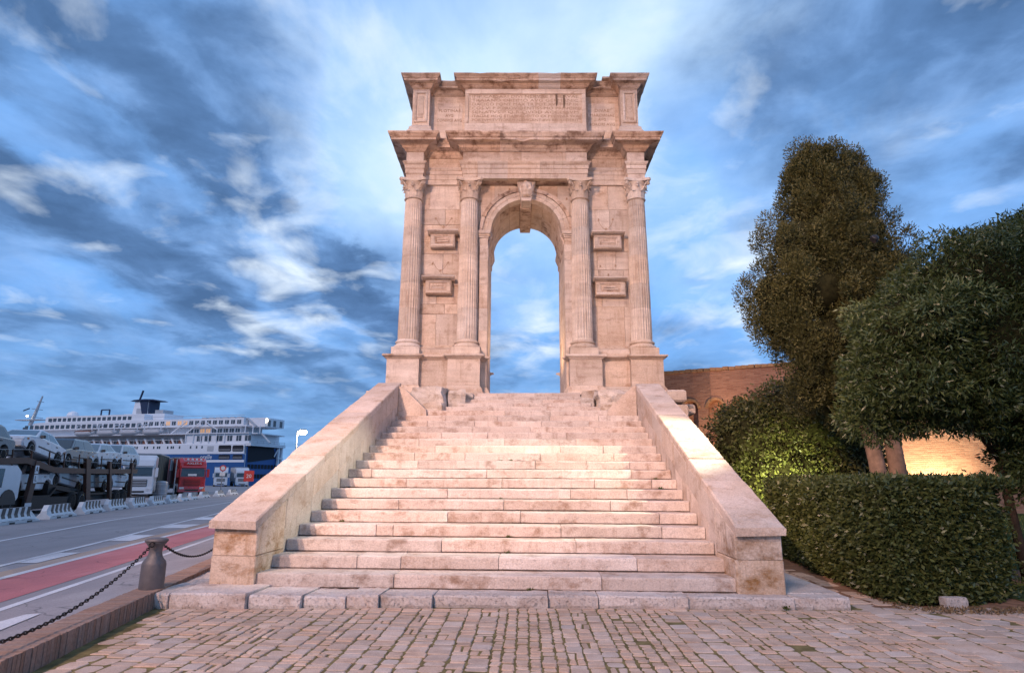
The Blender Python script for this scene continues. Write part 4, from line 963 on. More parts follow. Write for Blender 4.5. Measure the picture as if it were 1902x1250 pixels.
def crown(name, parts, core, mat, parent, core_mat=None):
    Vs, Fs, Ts = [], [], []; o_ = 0
    for V, F, T in parts: Vs.append(V); Fs.append(F+o_); Ts.append(T); o_ += len(V)
    obj(name, np_mesh(name, np.concatenate(Vs), np.concatenate(Fs), np.concatenate(Ts)), mat, parent)
    if core is not None:
        me = core.mesh('inner_foliage', True); obj('inner_foliage', me, core_mat or mat, parent)
M['hedge'] = leaf_mat('hedge_leaf', (0.034, 0.048, 0.014), (0.105, 0.122, 0.036), 0.38, 0.2, (0.175, 0.18, 0.066))
M['cypress'] = leaf_mat('cypress_spray', (0.028, 0.034, 0.010), (0.092, 0.090, 0.026), 0.6, 0.15, (0.150, 0.138, 0.048))
M['laurel'] = leaf_mat('laurel_leaf', (0.026, 0.042, 0.012), (0.090, 0.115, 0.034), 0.36, 0.2, (0.17, 0.20, 0.08))
M['bushleaf'] = leaf_mat('round_bush_leaf', (0.039, 0.049, 0.016), (0.104, 0.107, 0.034), 0.45, 0.2, (0.156, 0.156, 0.058))
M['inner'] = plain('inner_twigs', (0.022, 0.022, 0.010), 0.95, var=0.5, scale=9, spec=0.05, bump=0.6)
M['bark'] = plain('pinkish_grey_bark', (0.24, 0.165, 0.125), 0.9, var=0.35, scale=5, spec=0.1, bump=0.8)
M['darkbark'] = plain('dark_bark', (0.060, 0.038, 0.026), 0.9, var=0.4, scale=8, spec=0.1, bump=0.8)
# clipped hedge in front
hedge = thing('clipped_hedge', 'waist high dense clipped hedge running beside the staircase on the right', 'hedge', (6.4, 11.5, 0))
def hedge_pts():
    out = []
    xl = lambda y: float(np.interp(y, [9.1, 9.8, 11.9, 14.3, 24], [5.46, 5.30, 5.52, 5.80, 5.4]))
    def add(n, fn):
        P = np.array([fn() for _ in range(n)]); out.append(P)
    u = rnd.uniform
    def left():
        y = 9.15+5.8*(u(0, 1)**1.25); z = u(.04, 1.57); return (xl(y)+mnoise.noise(Vector((y*1.3, z*1.8, 0)))*.09+u(-.02, .05)+.05*(z < .15), y, z, -1, 0, 0)
    def front():
        x = u(5.4, 7.35); z = u(.04, 1.55); y = 9.08+max(0, x-6.2)*.42+max(0, x-6.9)*.5+.05*(x-5.4)
        return (x, y+mnoise.noise(Vector((x*1.3, z*1.8, 3)))*.09+u(-.02, .05), z, 0, -1, 0)
    def top():
        y = 9.15+5.8*(u(0, 1)**1.1); x = xl(y)+u(0, 1)*2.1
        return (x, max(y, 9.1+max(0, x-6.2)*.45), 1.565+mnoise.noise(Vector((x*1.5, y*1.5, 0)))*.06+u(-.03, .03), 0, 0, 1)
    def right():
        y = 9.6+5.3*u(0, 1); z = u(.04, 1.5); x = 7.35+.08*(y-9.6)
        return (x+mnoise.noise(Vector((y*1.3, z*1.8, 7)))*.1+u(-.05, .03), y, z, 1, 0, 0)
    add(9500, left); add(6500, front); add(8500, top); add(1500, right)
    A = np.concatenate(out); return A[:, :3], A[:, 3:]
P, N = hedge_pts(); idx = np.repeat(np.arange(len(P)), 3)
P2 = P[idx]+nrg.normal(0, .035, (len(idx), 3)); N2 = N[idx]
crown('hedge_leaves', [leaf_cloud(P2-np.array([6.4, 11.5, 0]), N2, .075, .036, np.clip(nrg.uniform(0, .35, len(P))[idx]+nrg.uniform(0, .65, len(idx)), 0, 1), .05, .75)], None, M['hedge'], hedge)
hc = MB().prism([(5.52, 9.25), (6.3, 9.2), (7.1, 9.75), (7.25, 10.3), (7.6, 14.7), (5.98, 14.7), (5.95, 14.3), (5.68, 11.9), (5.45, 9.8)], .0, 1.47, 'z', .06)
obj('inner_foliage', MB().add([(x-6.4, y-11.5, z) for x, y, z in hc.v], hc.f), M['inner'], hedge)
# tall cypress-like conifer with two trunks
tree = thing('cypress_tree', 'tall ragged dark cypress with twin pinkish trunks behind the hedge', 'tree', (9.15, 16.0, 0.1))
T0 = np.array([9.15, 16.0, .1])
def rel(b, o): return [((c[0]-o[0], c[1]-o[1], c[2]-o[2]), r) for c, r in b]
ctree = [((8.35,16.2,9.95),(.55,.6,.50)), ((9.25,16.3,9.75),(.30,.4,.42)), ((9.62,16.3,9.35),(.26,.35,.2)), ((7.78,16.0,9.75),(.36,.5,.45)), ((8.0,16.0,9.2),(.62,.8,.7)), ((8.8,16.2,9.2),(.55,.8,.6)), ((8.35,16,8.5),(1.15,1.2,.95)), ((9.25,16.1,7.9),(.68,1.0,.62)), ((7.6,16,7.7),(1.05,1.1,1.0)), ((8.9,15.9,7.2),(1.3,1.1,1.0)), ((6.75,15.9,6.3),(.72,.8,.75)), ((7.7,15.7,6.3),(1.1,1.0,1.0)), ((8.9,15.8,6.0),(1.3,1.1,1.0)), ((6.85,15.9,5.5),(.65,.7,.55)), ((7.75,15.8,5.0),(1.0,1.0,.9)), ((8.8,15.8,4.8),(1.2,1.0,.9)), ((7.45,15.9,4.1),(.55,.7,.6)), ((8.1,15.9,3.8),(.75,.8,.7)), ((8.7,16,3.5),(.7,.8,.6)), ((9.6,16.3,6.8),(.4,.6,.5)), ((10.7,17.6,7.3),(.4,.5,.45))]
cl = []
for c, r in ctree:     # break every mass into smaller sprays
    for _ in range(int(17*r[0]*r[2]+8)):
        d = nrg.normal(0, 1, 3); d /= np.linalg.norm(d); q = nrg.uniform(.17, .40); g_ = nrg.uniform(.72, 1.0)
        cl.append(((c[0]+d[0]*r[0]*g_, c[1]+d[1]*r[1]*g_, c[2]+d[2]*r[2]*g_), (q, q, q*1.5)))
for c, r in ctree:     # twiggy tufts that break the outline
    for _ in range(int(16*r[0]*r[2]+8)):
        d = nrg.normal(0, 1, 3); d /= np.linalg.norm(d); q = nrg.uniform(.07, .15); g_ = nrg.uniform(1.0, 1.2)
        cl.append(((c[0]+d[0]*r[0]*g_, c[1]+d[1]*r[1]*g_, c[2]+d[2]*r[2]*g_+.05), (q, q, q*1.7)))
P, N, K = sample_blobs(rel(cl, T0), 330000, .50, 1.08, .3, True); P += nrg.normal(0, .010, P.shape)
tk = nrg.uniform(0, .5, len(cl)); T = np.clip(tk[K]+nrg.uniform(0, .5, len(P)), 0, 1); N[:, 2] += .45
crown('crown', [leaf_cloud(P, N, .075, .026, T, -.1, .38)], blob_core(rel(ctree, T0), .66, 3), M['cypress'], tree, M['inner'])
obj('trunk', MB().tube([(-.22, 0, -.1), (-.25, 0, 1.0), (-.33, 0, 2.0), (-.5, 0, 3.2), (-.75, .1, 5.5), (-.7, .2, 8.5)], [.24, .20, .18, .16, .12, .05], 12), M['bark'], tree, smooth=True)
obj('trunk', MB().tube([(.20, .05, -.1), (.22, .05, 1.0), (.16, .05, 2.2), (.1, .1, 3.5), (-.1, .1, 6)], [.25, .21, .19, .15, .08], 12), M['bark'], tree, smooth=True)
for p_ in ([(-.38, 0, 2.2), (-.62, -.12, 2.75), (-1.0, -.2, 2.95)], [(-.45, 0, 2.9), (-.8, -.2, 3.4), (-1.1, -.3, 3.5)], [(-.5, 0, 3.3), (-1.2, .1, 4.4), (-2.0, .1, 5.2)]):
    obj('branch', MB().tube(p_, [.05, .03, .015], 6), M['bark'], tree, smooth=True)
# big broad-leaved tree at the right edge
bt = thing('laurel_tree', 'large broad dark green laurel-like tree at the right with a slim dark trunk', 'tree', (8.55, 11.2, 0.0))
T0 = np.array([8.55, 11.2, 0.0])
bl = [((8.45,11.2,4.85),(1.35,1.5,1.10)), ((9.6,11.2,5.1),(1.5,1.5,1.25)), ((7.3,11.1,4.15),(1.0,1.3,.90)), ((6.85,11.0,3.35),(.72,1.1,.68)), ((8.3,11.0,3.9),(1.5,1.4,1.1)), ((9.6,11,4.0),(1.5,1.5,1.2)), ((7.5,11.0,3.15),(1.0,1.1,.72)), ((8.75,11.0,2.95),(.95,1.0,.8)), ((9.5,10.8,2.9),(1.0,1.0,1.0)), ((9.15,10.7,2.15),(.62,.7,.62)), ((9.0,10.9,1.95),(.45,.5,.5)), ((6.6,11.1,2.85),(.40,.6,.40))]
bl = rel(bl, T0)
lc = []
for c, r in bl:
    for _ in range(int(16*r[0]*r[2]+8)):
        d = nrg.normal(0, 1, 3); d /= np.linalg.norm(d); q = nrg.uniform(.16, .40); g_ = nrg.uniform(.72, 1.0)
        lc.append(((c[0]+d[0]*r[0]*g_, c[1]+d[1]*r[1]*g_, c[2]+d[2]*r[2]*g_), (q*1.25, q*1.25, q*.85)))
for c, r in bl:
    for _ in range(int(14*r[0]*r[2]+6)):
        d = nrg.normal(0, 1, 3); d /= np.linalg.norm(d); q = nrg.uniform(.08, .16); g_ = nrg.uniform(1.0, 1.14)
        lc.append(((c[0]+d[0]*r[0]*g_, c[1]+d[1]*r[1]*g_, c[2]+d[2]*r[2]*g_), (q*1.3, q*1.3, q)))
P, N, K = sample_blobs(lc, 160000, .75, 1.12, .45, True); P += nrg.normal(0, .03, P.shape)
tk = nrg.uniform(0, .45, len(lc)); T = np.clip(tk[K]+nrg.uniform(0, .55, len(P)), 0, 1)
Pb, Nb = sample_blobs(bl, 70000, .84, .98, .6)
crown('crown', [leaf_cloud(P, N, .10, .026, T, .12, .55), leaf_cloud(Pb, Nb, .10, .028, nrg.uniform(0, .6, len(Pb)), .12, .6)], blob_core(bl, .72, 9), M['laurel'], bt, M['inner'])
obj('trunk', MB().tube([(.02, 0, -.05), (-.03, 0, .6), (-.08, 0, 1.2), (-.1, 0, 2.0), (-.05, 0, 3.2), (.1, 0, 4.5)], [.085, .075, .07, .07, .06, .03], 10), M['darkbark'], bt, smooth=True)
for p_ in ([(-.1, 0, 1.9), (-.6, -.1, 2.6), (-1.3, -.1, 3.2)], [(-.08, 0, 2.2), (.5, -.1, 3.0), (1.0, 0, 3.8)]):
    obj('branch', MB().tube(p_, [.05, .035, .015], 6), M['darkbark'], bt, smooth=True)
# large rounded bush beyond the hedge
bu = thing('round_bush', 'large rounded evergreen bush lit from below between the staircase and the cypress', 'bush', (7.9, 19.3, 0.3))
T0 = np.array([7.9, 19.3, .3])
bb = rel([((7.0,19.3,2.6),(1.35,1.4,1.35)), ((8.2,19.2,3.1),(1.5,1.5,1.5)), ((9.2,19.2,2.5),(1.3,1.4,1.6)), ((7.6,19.0,1.5),(1.7,1.5,1.3)), ((9.0,19.0,1.4),(1.4,1.3,1.2)), ((6.75,19.3,3.1),(.8,.9,.75)), ((10.0,19.2,1.8),(.7,.9,.9))], T0)
P, N, T = clumped(bb, 4200, 11, .10, .86, 1.03)
crown('leaves', [leaf_cloud(P, N, .10, .05, T, .05, .7)], blob_core(bb, .82, 5), M['bushleaf'], bu, M['inner'])
obj('trunk', MB().tube([(0, 0, -.4), (0, 0, 1.5)], [.14, .1], 8), M['darkbark'], bu, smooth=True)
# grass on the lawn
M['grass'] = leaf_mat('grass_blade', (0.05, 0.08, 0.018), (0.10, 0.14, 0.035), 0.5, 0.25)
n = 16000; gx = 7.4+10*nrg.uniform(0, 1, n); gy = 10.5+12*nrg.uniform(0, 1, n)
gp = np.stack([gx, gy, np.array([gz(a, b) for a, b in zip(gx, gy)])-.01], 1)
V, F, T = leaf_cloud(gp, np.tile([0, 0, 1.0], (n, 1)), .10, .012, nrg.uniform(0, 1, n), -.5, .35)
g = obj('grass', np_mesh('grass', V, F, T), M['grass'], kind='stuff'); tag(g, 'short green grass beyond the hedge by the brick wall', 'grass', kind='stuff')
# the pale stone at the hedge foot
tag(obj('marker_stone', rough_stone(.30, .15, .17, 41, .08), M['slab'], None, (5.99, 8.93, .055), (0, 0, R(4)), label=None), 'small pale squared stone lying at the foot of the hedge', 'stone')
# leaf litter and moss between path and hedge
n = 900; lx = 5.2+2.6*nrg.uniform(0, 1, n); ly = 8.55+.35*nrg.uniform(0, 1, n)+np.maximum(0, 5.6-lx)*3*nrg.uniform(0, 1, n)
V, F, T = leaf_cloud(np.stack([lx, ly, np.full(n, .012)], 1), np.tile([0, 0, .3], (n, 1)), .05, .025, nrg.uniform(0, 1, n), -.1, .8)
M['litter'] = leaf_mat('dry_leaf', (0.10, 0.06, 0.03), (0.22, 0.15, 0.08), 0.8, 0.1)
tag(obj('leaf_litter', np_mesh('leaf_litter', V, F, T), M['litter'], kind='stuff'), 'dry leaves scattered along the foot of the hedge', 'leaf litter', kind='stuff')
# weeds in the joints of the steps
def weed(x, y, z, s, label):
    n = 40; d = nrg.normal(0, .35, (n, 3)); P_ = np.abs(d)*np.array([1, .3, .5])*s*np.where(nrg.uniform(0, 1, (n, 1)) < .5, np.array([[1, -1, 1]]), np.array([[-1, -1, 1]]))
    V, F, T = leaf_cloud(P_, np.tile([0, -.4, .8], (n, 1)), .05*s*12, .02*s*12, nrg.uniform(.2, 1, n), 0, .7)
    tag(obj('weed_tuft', np_mesh('weed_tuft', V, F, T), M['weed'], None, (x, y, z)), label, 'weed', 'weed tufts in the stair joints')
M['weed'] = leaf_mat('weed_leaf', (0.05, 0.065, 0.015), (0.10, 0.12, 0.03), 0.6, 0.2)
stp = lambda k: (Y1+(k-1)*TR-.012, Z0S+(k-1)*RI+.002)
for x, k, s, l in ((.52, 1, .055, 'green weed tuft on the platform slab against the lowest step, right of the stair centre'), (.16, 3, .05, 'green weed tuft in the joint under the third step, near the stair centre'), (.15, 4, .05, 'green weed tuft under the fourth step, directly above another tuft'), (-2.72, 5, .055, 'dark weed tuft under the fifth step close to the left parapet'), (-1.05, 6, .035, 'tiny weed tuft at a block joint under the sixth step, left of centre'), (-.08, 7, .04, 'small weed tuft under the seventh step at the stair centre'), (2.95, 8, .06, 'weed tuft under the eighth step close to the right parapet'), (2.95, 9, .05, 'weed tuft under the ninth step close to the right parapet'), (.02, 11, .06, 'weed tuft under the eleventh step in mid stair'), (-.2, 11.0, .04, 'smaller weed tuft under the eleventh step, just left of a bigger one'), (-3.3, 1, .04, 'weed tuft in the corner where the left pier meets the lowest step')):
    y_, z_ = stp(k); weed(x, y_, z_, s, l)
weed(-3.75, 8.93, .14, .06, 'moss and weed tuft at the outer foot of the stained left pier')
weed(3.75, 8.62, .02, .07, 'weed tuft on the cobbles under a broken gap in the platform slab')

# ================================================================== bollards and chains
M['iron'] = plain('painted_cast_iron', (0.13, 0.115, 0.115), 0.55, 0.3, var=0.15, scale=12, bump=0.25)
M['chain'] = plain('rusty_black_chain', (0.028, 0.022, 0.02), 0.55, 0.7, var=0.5, scale=30)
def bollard(x, y, label, z=.19):
    t = thing('bollard', label, 'bollard', (x, y, z), 0, 'iron bollards along the kerb')
    obj('body', MB().lathe([(.146, 0), (.148, .01), (.146, .30), (.138, .335), (.10, .385), (.082, .43), (.078, .47), (.09, .525), (.118, .565), (.130, .58)], 28), M['iron'], t, smooth=True)
    obj('cap', MB().lathe([(.130, .581), (.140, .59), (.140, .612), (.12, .628), (.07, .636)], 28), M['iron'], t, smooth=True)
    for s in (-1, 1): obj('chain_eye', MB().tube([(.15*math.sin(R(12))*-s+.02*math.cos(a)*s, .15*s*.98+.025*math.cos(a)*s, .56+.03*math.sin(a)) for a in np.linspace(0, 2*math.pi, 9)], .009, 6), M['chain'], t, smooth=True)
    return t
kd = Vector((-.214, .977, 0)).normalized()
B1 = Vector((-4.385, 8.44, 0)); B0 = B1 + kd*4.3; B2 = B1 - kd*5.7
bollard(B1.x, B1.y, 'grey cast iron bollard at the corner of the cobbles, chains on both sides')
bollard(B0.x, B0.y, 'iron bollard beyond the parapet, hidden at the far end of the short chain', .17)
bollard(B2.x, B2.y, 'nearest iron bollard on the kerb at the near end of the long chain')
M_link = MB()
P_ = [(.034*math.cos(a)*(1), .015*math.sin(a), 0) for a in np.linspace(0, 2*math.pi, 11)]
M_link = MB().tube(P_, .0062, 6).mesh('chain_link', True)
def chain(a, b, sag, label):
    A, B = Vector(a), Vector(b); t = thing('chain', label, 'chain', A)
    n = 400; pts = []
    for k in range(n+1):
        f = k/n; p = A.lerp(B, f); p.z -= sag*(1-(2*f-1)**2); pts.append(p)
    acc = 0; last = pts[0]; k = 0
    for p in pts[1:]:
        acc += (p-last).length; 
        if acc >= .050:
            d = (p-last).normalized(); q = d.to_track_quat('X', 'Z'); q = q @ Matrix.Rotation(R(45 + 90*(k % 2)), 3, 'X').to_quaternion()
            o = obj('chain_link', M_link, M['chain'], t, p-A); o.rotation_mode = 'QUATERNION'; o.rotation_quaternion = q; acc = 0; k += 1
        last = p
chain(B1 - kd*.17 + Vector((0,0,.745)), B2 + kd*.17 + Vector((0,0,.745)), .46, 'long black iron chain sagging from the bollard towards the lower left edge')
chain(B1 + kd*.17 + Vector((0,0,.745)), B0 - kd*.17 + Vector((0,0,.73)), .36, 'short black iron chain sagging from the bollard to behind the left parapet')

# ================================================================== lamps
M['black'] = plain('black_metal', (0.02, 0.02, 0.022), 0.5, 0.5)
M['glow'] = plain('lit_lamp_glass', (1, .9, .7), 0.4, emit=(1.0, .80, .52), estr=40)
M['galv'] = plain('galvanised_pole', (0.30, 0.31, 0.33), 0.5, 0.5)
def floodlight(pos, target, watts, color, size, blend, label, mast=True, rad=.12, hs=1.0):
    t = thing('floodlight', label, 'floodlight', pos)
    d = (Vector(target)-Vector(pos)).normalized(); q = d.to_track_quat('-Z', 'Y')
    hb = MB().lathe([(a*hs, b*hs) for a, b in ((.14, -.03), (.15, .0), (.13, .10), (.07, .18))], 16)
    h = obj('housing', hb, M['black'], t); h.rotation_mode = 'QUATERNION'; h.rotation_quaternion = q
    if mast: obj('mast', MB().tube([(0, .2, -pos[2]), (0, .2, .1)], [.11, .07], 10), M['galv'], t); obj('bracket', MB().bar((0, .2, .05), (0, .03, .05), .06), M['galv'], t)
    ld = bpy.data.lights.new('floodlight_beam', 'SPOT'); ld.energy = watts; ld.color = color; ld.spot_size = R(size); ld.spot_blend = blend; ld.shadow_soft_size = rad
    l = bpy.data.objects.new('floodlight_beam', ld); COL.objects.link(l); l.parent = t; l.location = d*.22; l.rotation_mode = 'QUATERNION'; l.rotation_quaternion = q
    return t
WARM = (1.0, .60, .44)
floodlight((-8.6, -3.2, 12.6), (-.3, 17.5, 6.5), 31000, WARM, 62, .6, 'mast-mounted warm floodlight on the road side, behind the viewpoint')
floodlight((10.5, -2.0, 11.5), (.4, 19.0, 8.5), 5000, (1.0, .62, .42), 52, .6, 'mast-mounted warm floodlight on the garden side, behind the viewpoint')
floodlight((-6.2, -4.5, 9.0), (.2, 8.0, 0.3), 7500, (1.0, .61, .46), 75, .8, 'added warm floodlight on the road side, brightening the cobbles')  # added lamp with no known source, lifts the light on the cobbles
floodlight((7.2, 11.9, 6.2), (1.8, 12.4, 2.1), 3600, (1.0, .95, .74), 46, .5, 'small floodlight between the two trees aimed across the right coping and the steps', mast=False, rad=.05, hs=.55)
floodlight((6.7, 15.9, .7), (7.2, 17.7, 1.4), 1500, (1.0, 1.0, .40), 72, .9, 'ground floodlight in front of the round bush', mast=False, rad=.06)
floodlight((14.5, 23.6, .7), (15.2, 24.9, 2.2), 1100, (1.0, .84, .52), 130, .9, 'ground floodlight at the foot of the brick wall', mast=False, rad=.08)
floodlight((8.6, 25.5, .9), (7.4, 28.6, 4.4), 900, (1.0, .62, .34), 80, .9, 'ground floodlight below the wall niches', mast=False, rad=.08)
floodlight((.35, 22.9, 4.36), (.15, 22.6, 11.0), 420, (1.0, .62, .34), 125, .9, 'small uplight on the floor of the arch passage', mast=False, rad=.08, hs=.5)
# distant street lamp seen over the left parapet
sl = thing('street_lamp', 'lit street lamp shining just above the left parapet', 'street lamp', (-26.0, 68.0, .75))
obj('pole', MB().tube([(0, 0, 0), (0, 0, 5.9)], [.09, .06], 10), M['galv'], sl)
obj('arm', MB().bar((0, 0, 5.85), (.5, 0, 5.95), .07), M['galv'], sl)
obj('lamp_housing', MB().box(.3, .95, -.14, .14, 5.93, 6.03), M['black'], sl)
obj('lamp_glass', MB().lathe([(.08, 5.42), (.28, 5.50), (.40, 5.68), (.36, 5.90)], 14, c=(.62, 0, 0)), M['glow'], sl)
lp_ = bpy.data.lights.new('street_lamp_light', 'POINT'); lp_.energy = 1500; lp_.color = (1, .72, .42); lp_.shadow_soft_size = .25
lo = bpy.data.objects.new('street_lamp_light', lp_); COL.objects.link(lo); lo.parent = sl; lo.location = (.62, 0, 5.2)

# ================================================================== vehicles
M['tyre'] = plain('tyre_rubber', (0.018, 0.018, 0.018), 0.85, var=0.3, spec=0.2)
M['rim'] = plain('alloy_rim', (0.45, 0.46, 0.48), 0.35, 0.7)
M['glass'] = plain('dark_window_glass', (0.025, 0.035, 0.042), 0.08, var=0.2, spec=0.8)
M['paleglass'] = plain('sky_lit_window_glass', (0.10, 0.14, 0.16), 0.06, var=0.2, spec=1.0)
M['plastic'] = plain('black_plastic', (0.025, 0.024, 0.024), 0.6)
M['lamp'] = plain('clear_headlamp', (0.55, 0.56, 0.58), 0.1, spec=0.8)
M['amber'] = plain('amber_lens', (0.5, 0.16, 0.03), 0.2)
M['redlens'] = plain('red_lens', (0.35, 0.02, 0.015), 0.2)
paint = lambda n, c, r=0.28: plain(n, c, r, 0.0, var=0.05, scale=2, coat=0.6)
M['white'] = paint('white_car_paint', (0.55, 0.55, 0.57)); M['silver'] = paint('silver_car_paint', (0.25, 0.26, 0.28), .3); M['dark'] = paint('dark_grey_car_paint', (0.045, 0.048, 0.055)); M['blackcar'] = paint('black_car_paint', (0.022, 0.024, 0.03)); M['palecar'] = paint('pale_blue_silver_paint', (0.36, 0.40, 0.44))
WM = {}
def wheel(parent, x, y, z, r, w, side):
    if (r, w) not in WM:
        WM[(r, w)] = (MB().lathe([(r*.62, -w/2), (r*.93, -w/2), (r, -w*.36), (r, w*.36), (r*.93, w/2), (r*.62, w/2)], 24, axis='y').mesh('wheel', True),
                      MB().lathe([(r*.12, -w*.44), (r*.5, -w*.40), (r*.60, -w*.5), (r*.66, -w*.50), (r*.66, w*.3)], 24, axis='y').mesh('rim', True))
    t = obj('wheel', WM[(r, w)][0], M['tyre'], parent, (x, y, z)); rm = obj('rim', WM[(r, w)][1], M['rim'], t, (0, 0, 0), (0, 0, 0 if side < 0 else math.pi))
    return t
def arc_notch(cx, r, zb, n=7):
    return [(cx+r*math.cos(a), .30+r*math.sin(a)) for a in np.linspace(math.pi, 0, n)]
def car(label, mat, loc, rotz, pitch=0.0, kind='sedan', group='cars carried on the transporter'):
    t = thing('car', label, 'car', loc, rotz, group); t.rotation_euler = (0, pitch, rotz)
    gl = M['glass'] if mat in (M['dark'], M['blackcar']) else M['paleglass']
    L = 2.1; H = 1.42 if kind == 'sedan' else 1.50
    wf, wr = -1.30, 1.27
    rear = [(L, .45), (L-.01, .72), (L-.06, .93), (L-.75, .99)] if kind == 'sedan' else [(L-.05, .40), (L, .60), (L-.05, .92), (L-.25, .98)]
    prof = [(-L+.10, .28), (wf-.36, .24)] + arc_notch(wf, .355, .24) + [(wf+.36, .22), (wr-.36, .22)] + arc_notch(wr, .355, .24) + [(wr+.36, .26), (L-.08, .30)] + rear + [(-.95, .97), (-1.55, .88), (-L+.12, .74), (-L+.01, .58), (-L, .42)]
    obj('body', MB().prism(prof, -.85, .85, 'y', .055), mat, t)
    # cabin
    x0, x1, x2, x3 = (-1.0, -.25, .75, 1.45) if kind == 'sedan' else (-1.0, -.30, 1.35, 1.86)
    zb, zt, yb, yt = .93, H, .80, .61
    vs = []; zr = [(0, 0), (.5, .5), (.93, .93), (1, 1)]
    for f, q in ((0, 0), (.86, .86), (1.0, 1.0)):
        sh = .05 if f == 1.0 else 0
        xa = x0+(x1-x0)*f+sh; xb = x3+(x2-x3)*f-sh; yy = yb+(yt-yb)*f-sh*1.2; z = zb+(zt-zb)*f
        vs += [(xa, -yy, z), (xb, -yy, z), (xb, yy, z), (xa, yy, z)]
    fs = [(3, 2, 1, 0), (8, 9, 10, 11)]
    for k in (0, 4):
        for i in range(4): j = (i+1) % 4; fs.append((k+i, k+j, k+4+j, k+4+i))
    obj('cabin', MB().add(vs, fs), mat, t)
    P = lambda f, g, s: (x0+(x1-x0)*f + ((x3+(x2-x3)*f)-(x0+(x1-x0)*f))*g, s*(yb+(yt-yb)*f+.006), zb+(zt-zb)*f)
    for s in (-1, 1):
        for g0, g1, t0, t1 in ((.07, .49, .04, .50), (.53, .93, .535, .90)):
            obj('window', MB().add([P(.10, g0, s), P(.10, g1, s), P(.80, t1 if g1 > .6 else .49, s), P(.80, t0+.02 if g0 < .2 else .53, s)], [(0, 1, 2, 3)]), gl, t)
        m_ = obj('mirror', MB().prism([(x0+.25, .93), (x0+.42, .93), (x0+.40, 1.07), (x0+.27, 1.05)], min(s*.80, s*1.0), max(s*.80, s*1.0), 'y', .03), M['plastic'], t)
        obj('side_moulding', MB().box(-.75, 1.0, min(s*.85, s*.862), max(s*.85, s*.862), .50, .56), M['plastic'], t)
        for hx in (-.05, .85): obj('door_handle', MB().box(hx, hx+.16, min(s*.85, s*.87), max(s*.85, s*.87), .80, .835), M['plastic'], t)
        obj('headlight', MB().prism([(-L+.02, .60), (-L+.10, .72), (-L+.36, .76), (-L+.30, .62)], min(s*.50, s*.845), max(s*.50, s*.845), 'y', .02), M['lamp'], t, (-.02, 0, 0))
        obj('indicator', MB().box(-L+.26, -L+.42, min(s*.84, s*.862), max(s*.84, s*.862), .63, .72), M['amber'], t)
        obj('tail_light', MB().box(L-.18, L+.008, min(s*.60, s*.80), max(s*.60, s*.80), .66, .86), M['redlens'], t)
    for (xa, xb) in ((x0, x1), (x3, x2)):
        sg = -1 if xa == x0 else 1
        q = lambda f, w: (xa+(xb-xa)*f+sg*.012, w*(yb+(yt-yb)*f-.07), zb+(zt-zb)*f+.006)
        obj('windscreen' if sg < 0 else 'rear_window', MB().add([q(.06, -1), q(.06, 1), q(.84, 1), q(.84, -1)], [(0, 1, 2, 3)]), gl, t)
    obj('bumper', MB().prism([(-L-.03, .30), (-L+.12, .26), (-L+.12, .50), (-L-.03, .48)], -.82, .82, 'y', .03), mat, t)
    obj('grille', MB().box(-L-.012, -L+.05, -.38, .38, .54, .64), M['plastic'], t)
    for x in (wf, wr):
        for s in (-1, 1): wheel(t, x, s*.77, .30, .30, .19, s)
    return t
# ---- transporter: local x runs back along the trailer, local y away from the road
M['rustpaint'] = plain('rust_brown_steel', (0.06, 0.030, 0.022), 0.6, 0.2, var=0.35, scale=3, bump=0.2)
M['blacksteel'] = plain('dirty_black_steel', (0.016, 0.015, 0.016), 0.65, 0.3, var=0.4, scale=4)
M['cabwhite'] = paint('white_cab_paint', (0.55, 0.56, 0.58), .35)
TO = Vector((-21.9, 28.1, -.03)); TR_ = math.atan2(.968, -.25)
tr = thing('car_transporter', 'brown two-deck car transporter with white cab loaded with cars behind the striped barriers', 'car transporter', TO, TR_)
def tp(nm, mb, mat): return obj(nm, mb, mat, tr)
cabp = tp('cab', MB().prism([(-6.6, .55), (-1.95, .55), (-1.75, .75), (-1.75, 1.85), (-2.15, 2.12), (-5.8, 2.14), (-6.4, 1.35), (-6.6, 1.0)], .0, 2.4, 'y', .06), M['cabwhite'])
obj('side_window', MB().prism([(-5.6, 1.2), (-3.15, 1.2), (-3.1, 1.95), (-5.35, 1.95)], -.012, .01, 'y'), M['glass'], cabp)
obj('wheel_arch', MB().prism([(-2.6+.62*math.cos(a), .5+.62*math.sin(a)) for a in np.linspace(0, math.pi, 9)], -.03, .3, 'y'), M['plastic'], cabp)
tp('chassis', MB().box(-5.5, 11.5, .25, 2.25, .42, .72), M['blacksteel'])
tp('side_skirt', MB().box(-1.2, 3.0, .02, .10, .22, .70), M['blacksteel'])
for x in (-2.55, 3.25, 4.3, 8.9, 9.9):
    for y in (.14, 2.3): wheel(tr, x, y, .46, .46, .28, -1 if y < 1 else 1)
def deck(nm, pts, y0=.08, y1=2.36, th=.10):
    mb = MB()
    for ya, yb_ in ((y0, y0+.75), (y1-.75, y1)):
        mb.prism(pts + [(x, z-th) for x, z in pts[::-1]], ya, yb_, 'y')
    return tp(nm, mb, M['blacksteel'])
up = [(-7.5, 2.45), (-4.2, 2.30), (-1.5, 2.42), (.9, 2.05), (2.4, 2.03), (6.0, 2.03), (11.6, 2.10)]
deck('upper_deck', up)
deck('lower_deck', [(-1.2, .80), (1.1, .80), (1.6, 1.15), (4.2, .85), (6.2, .80), (11.5, .80)])
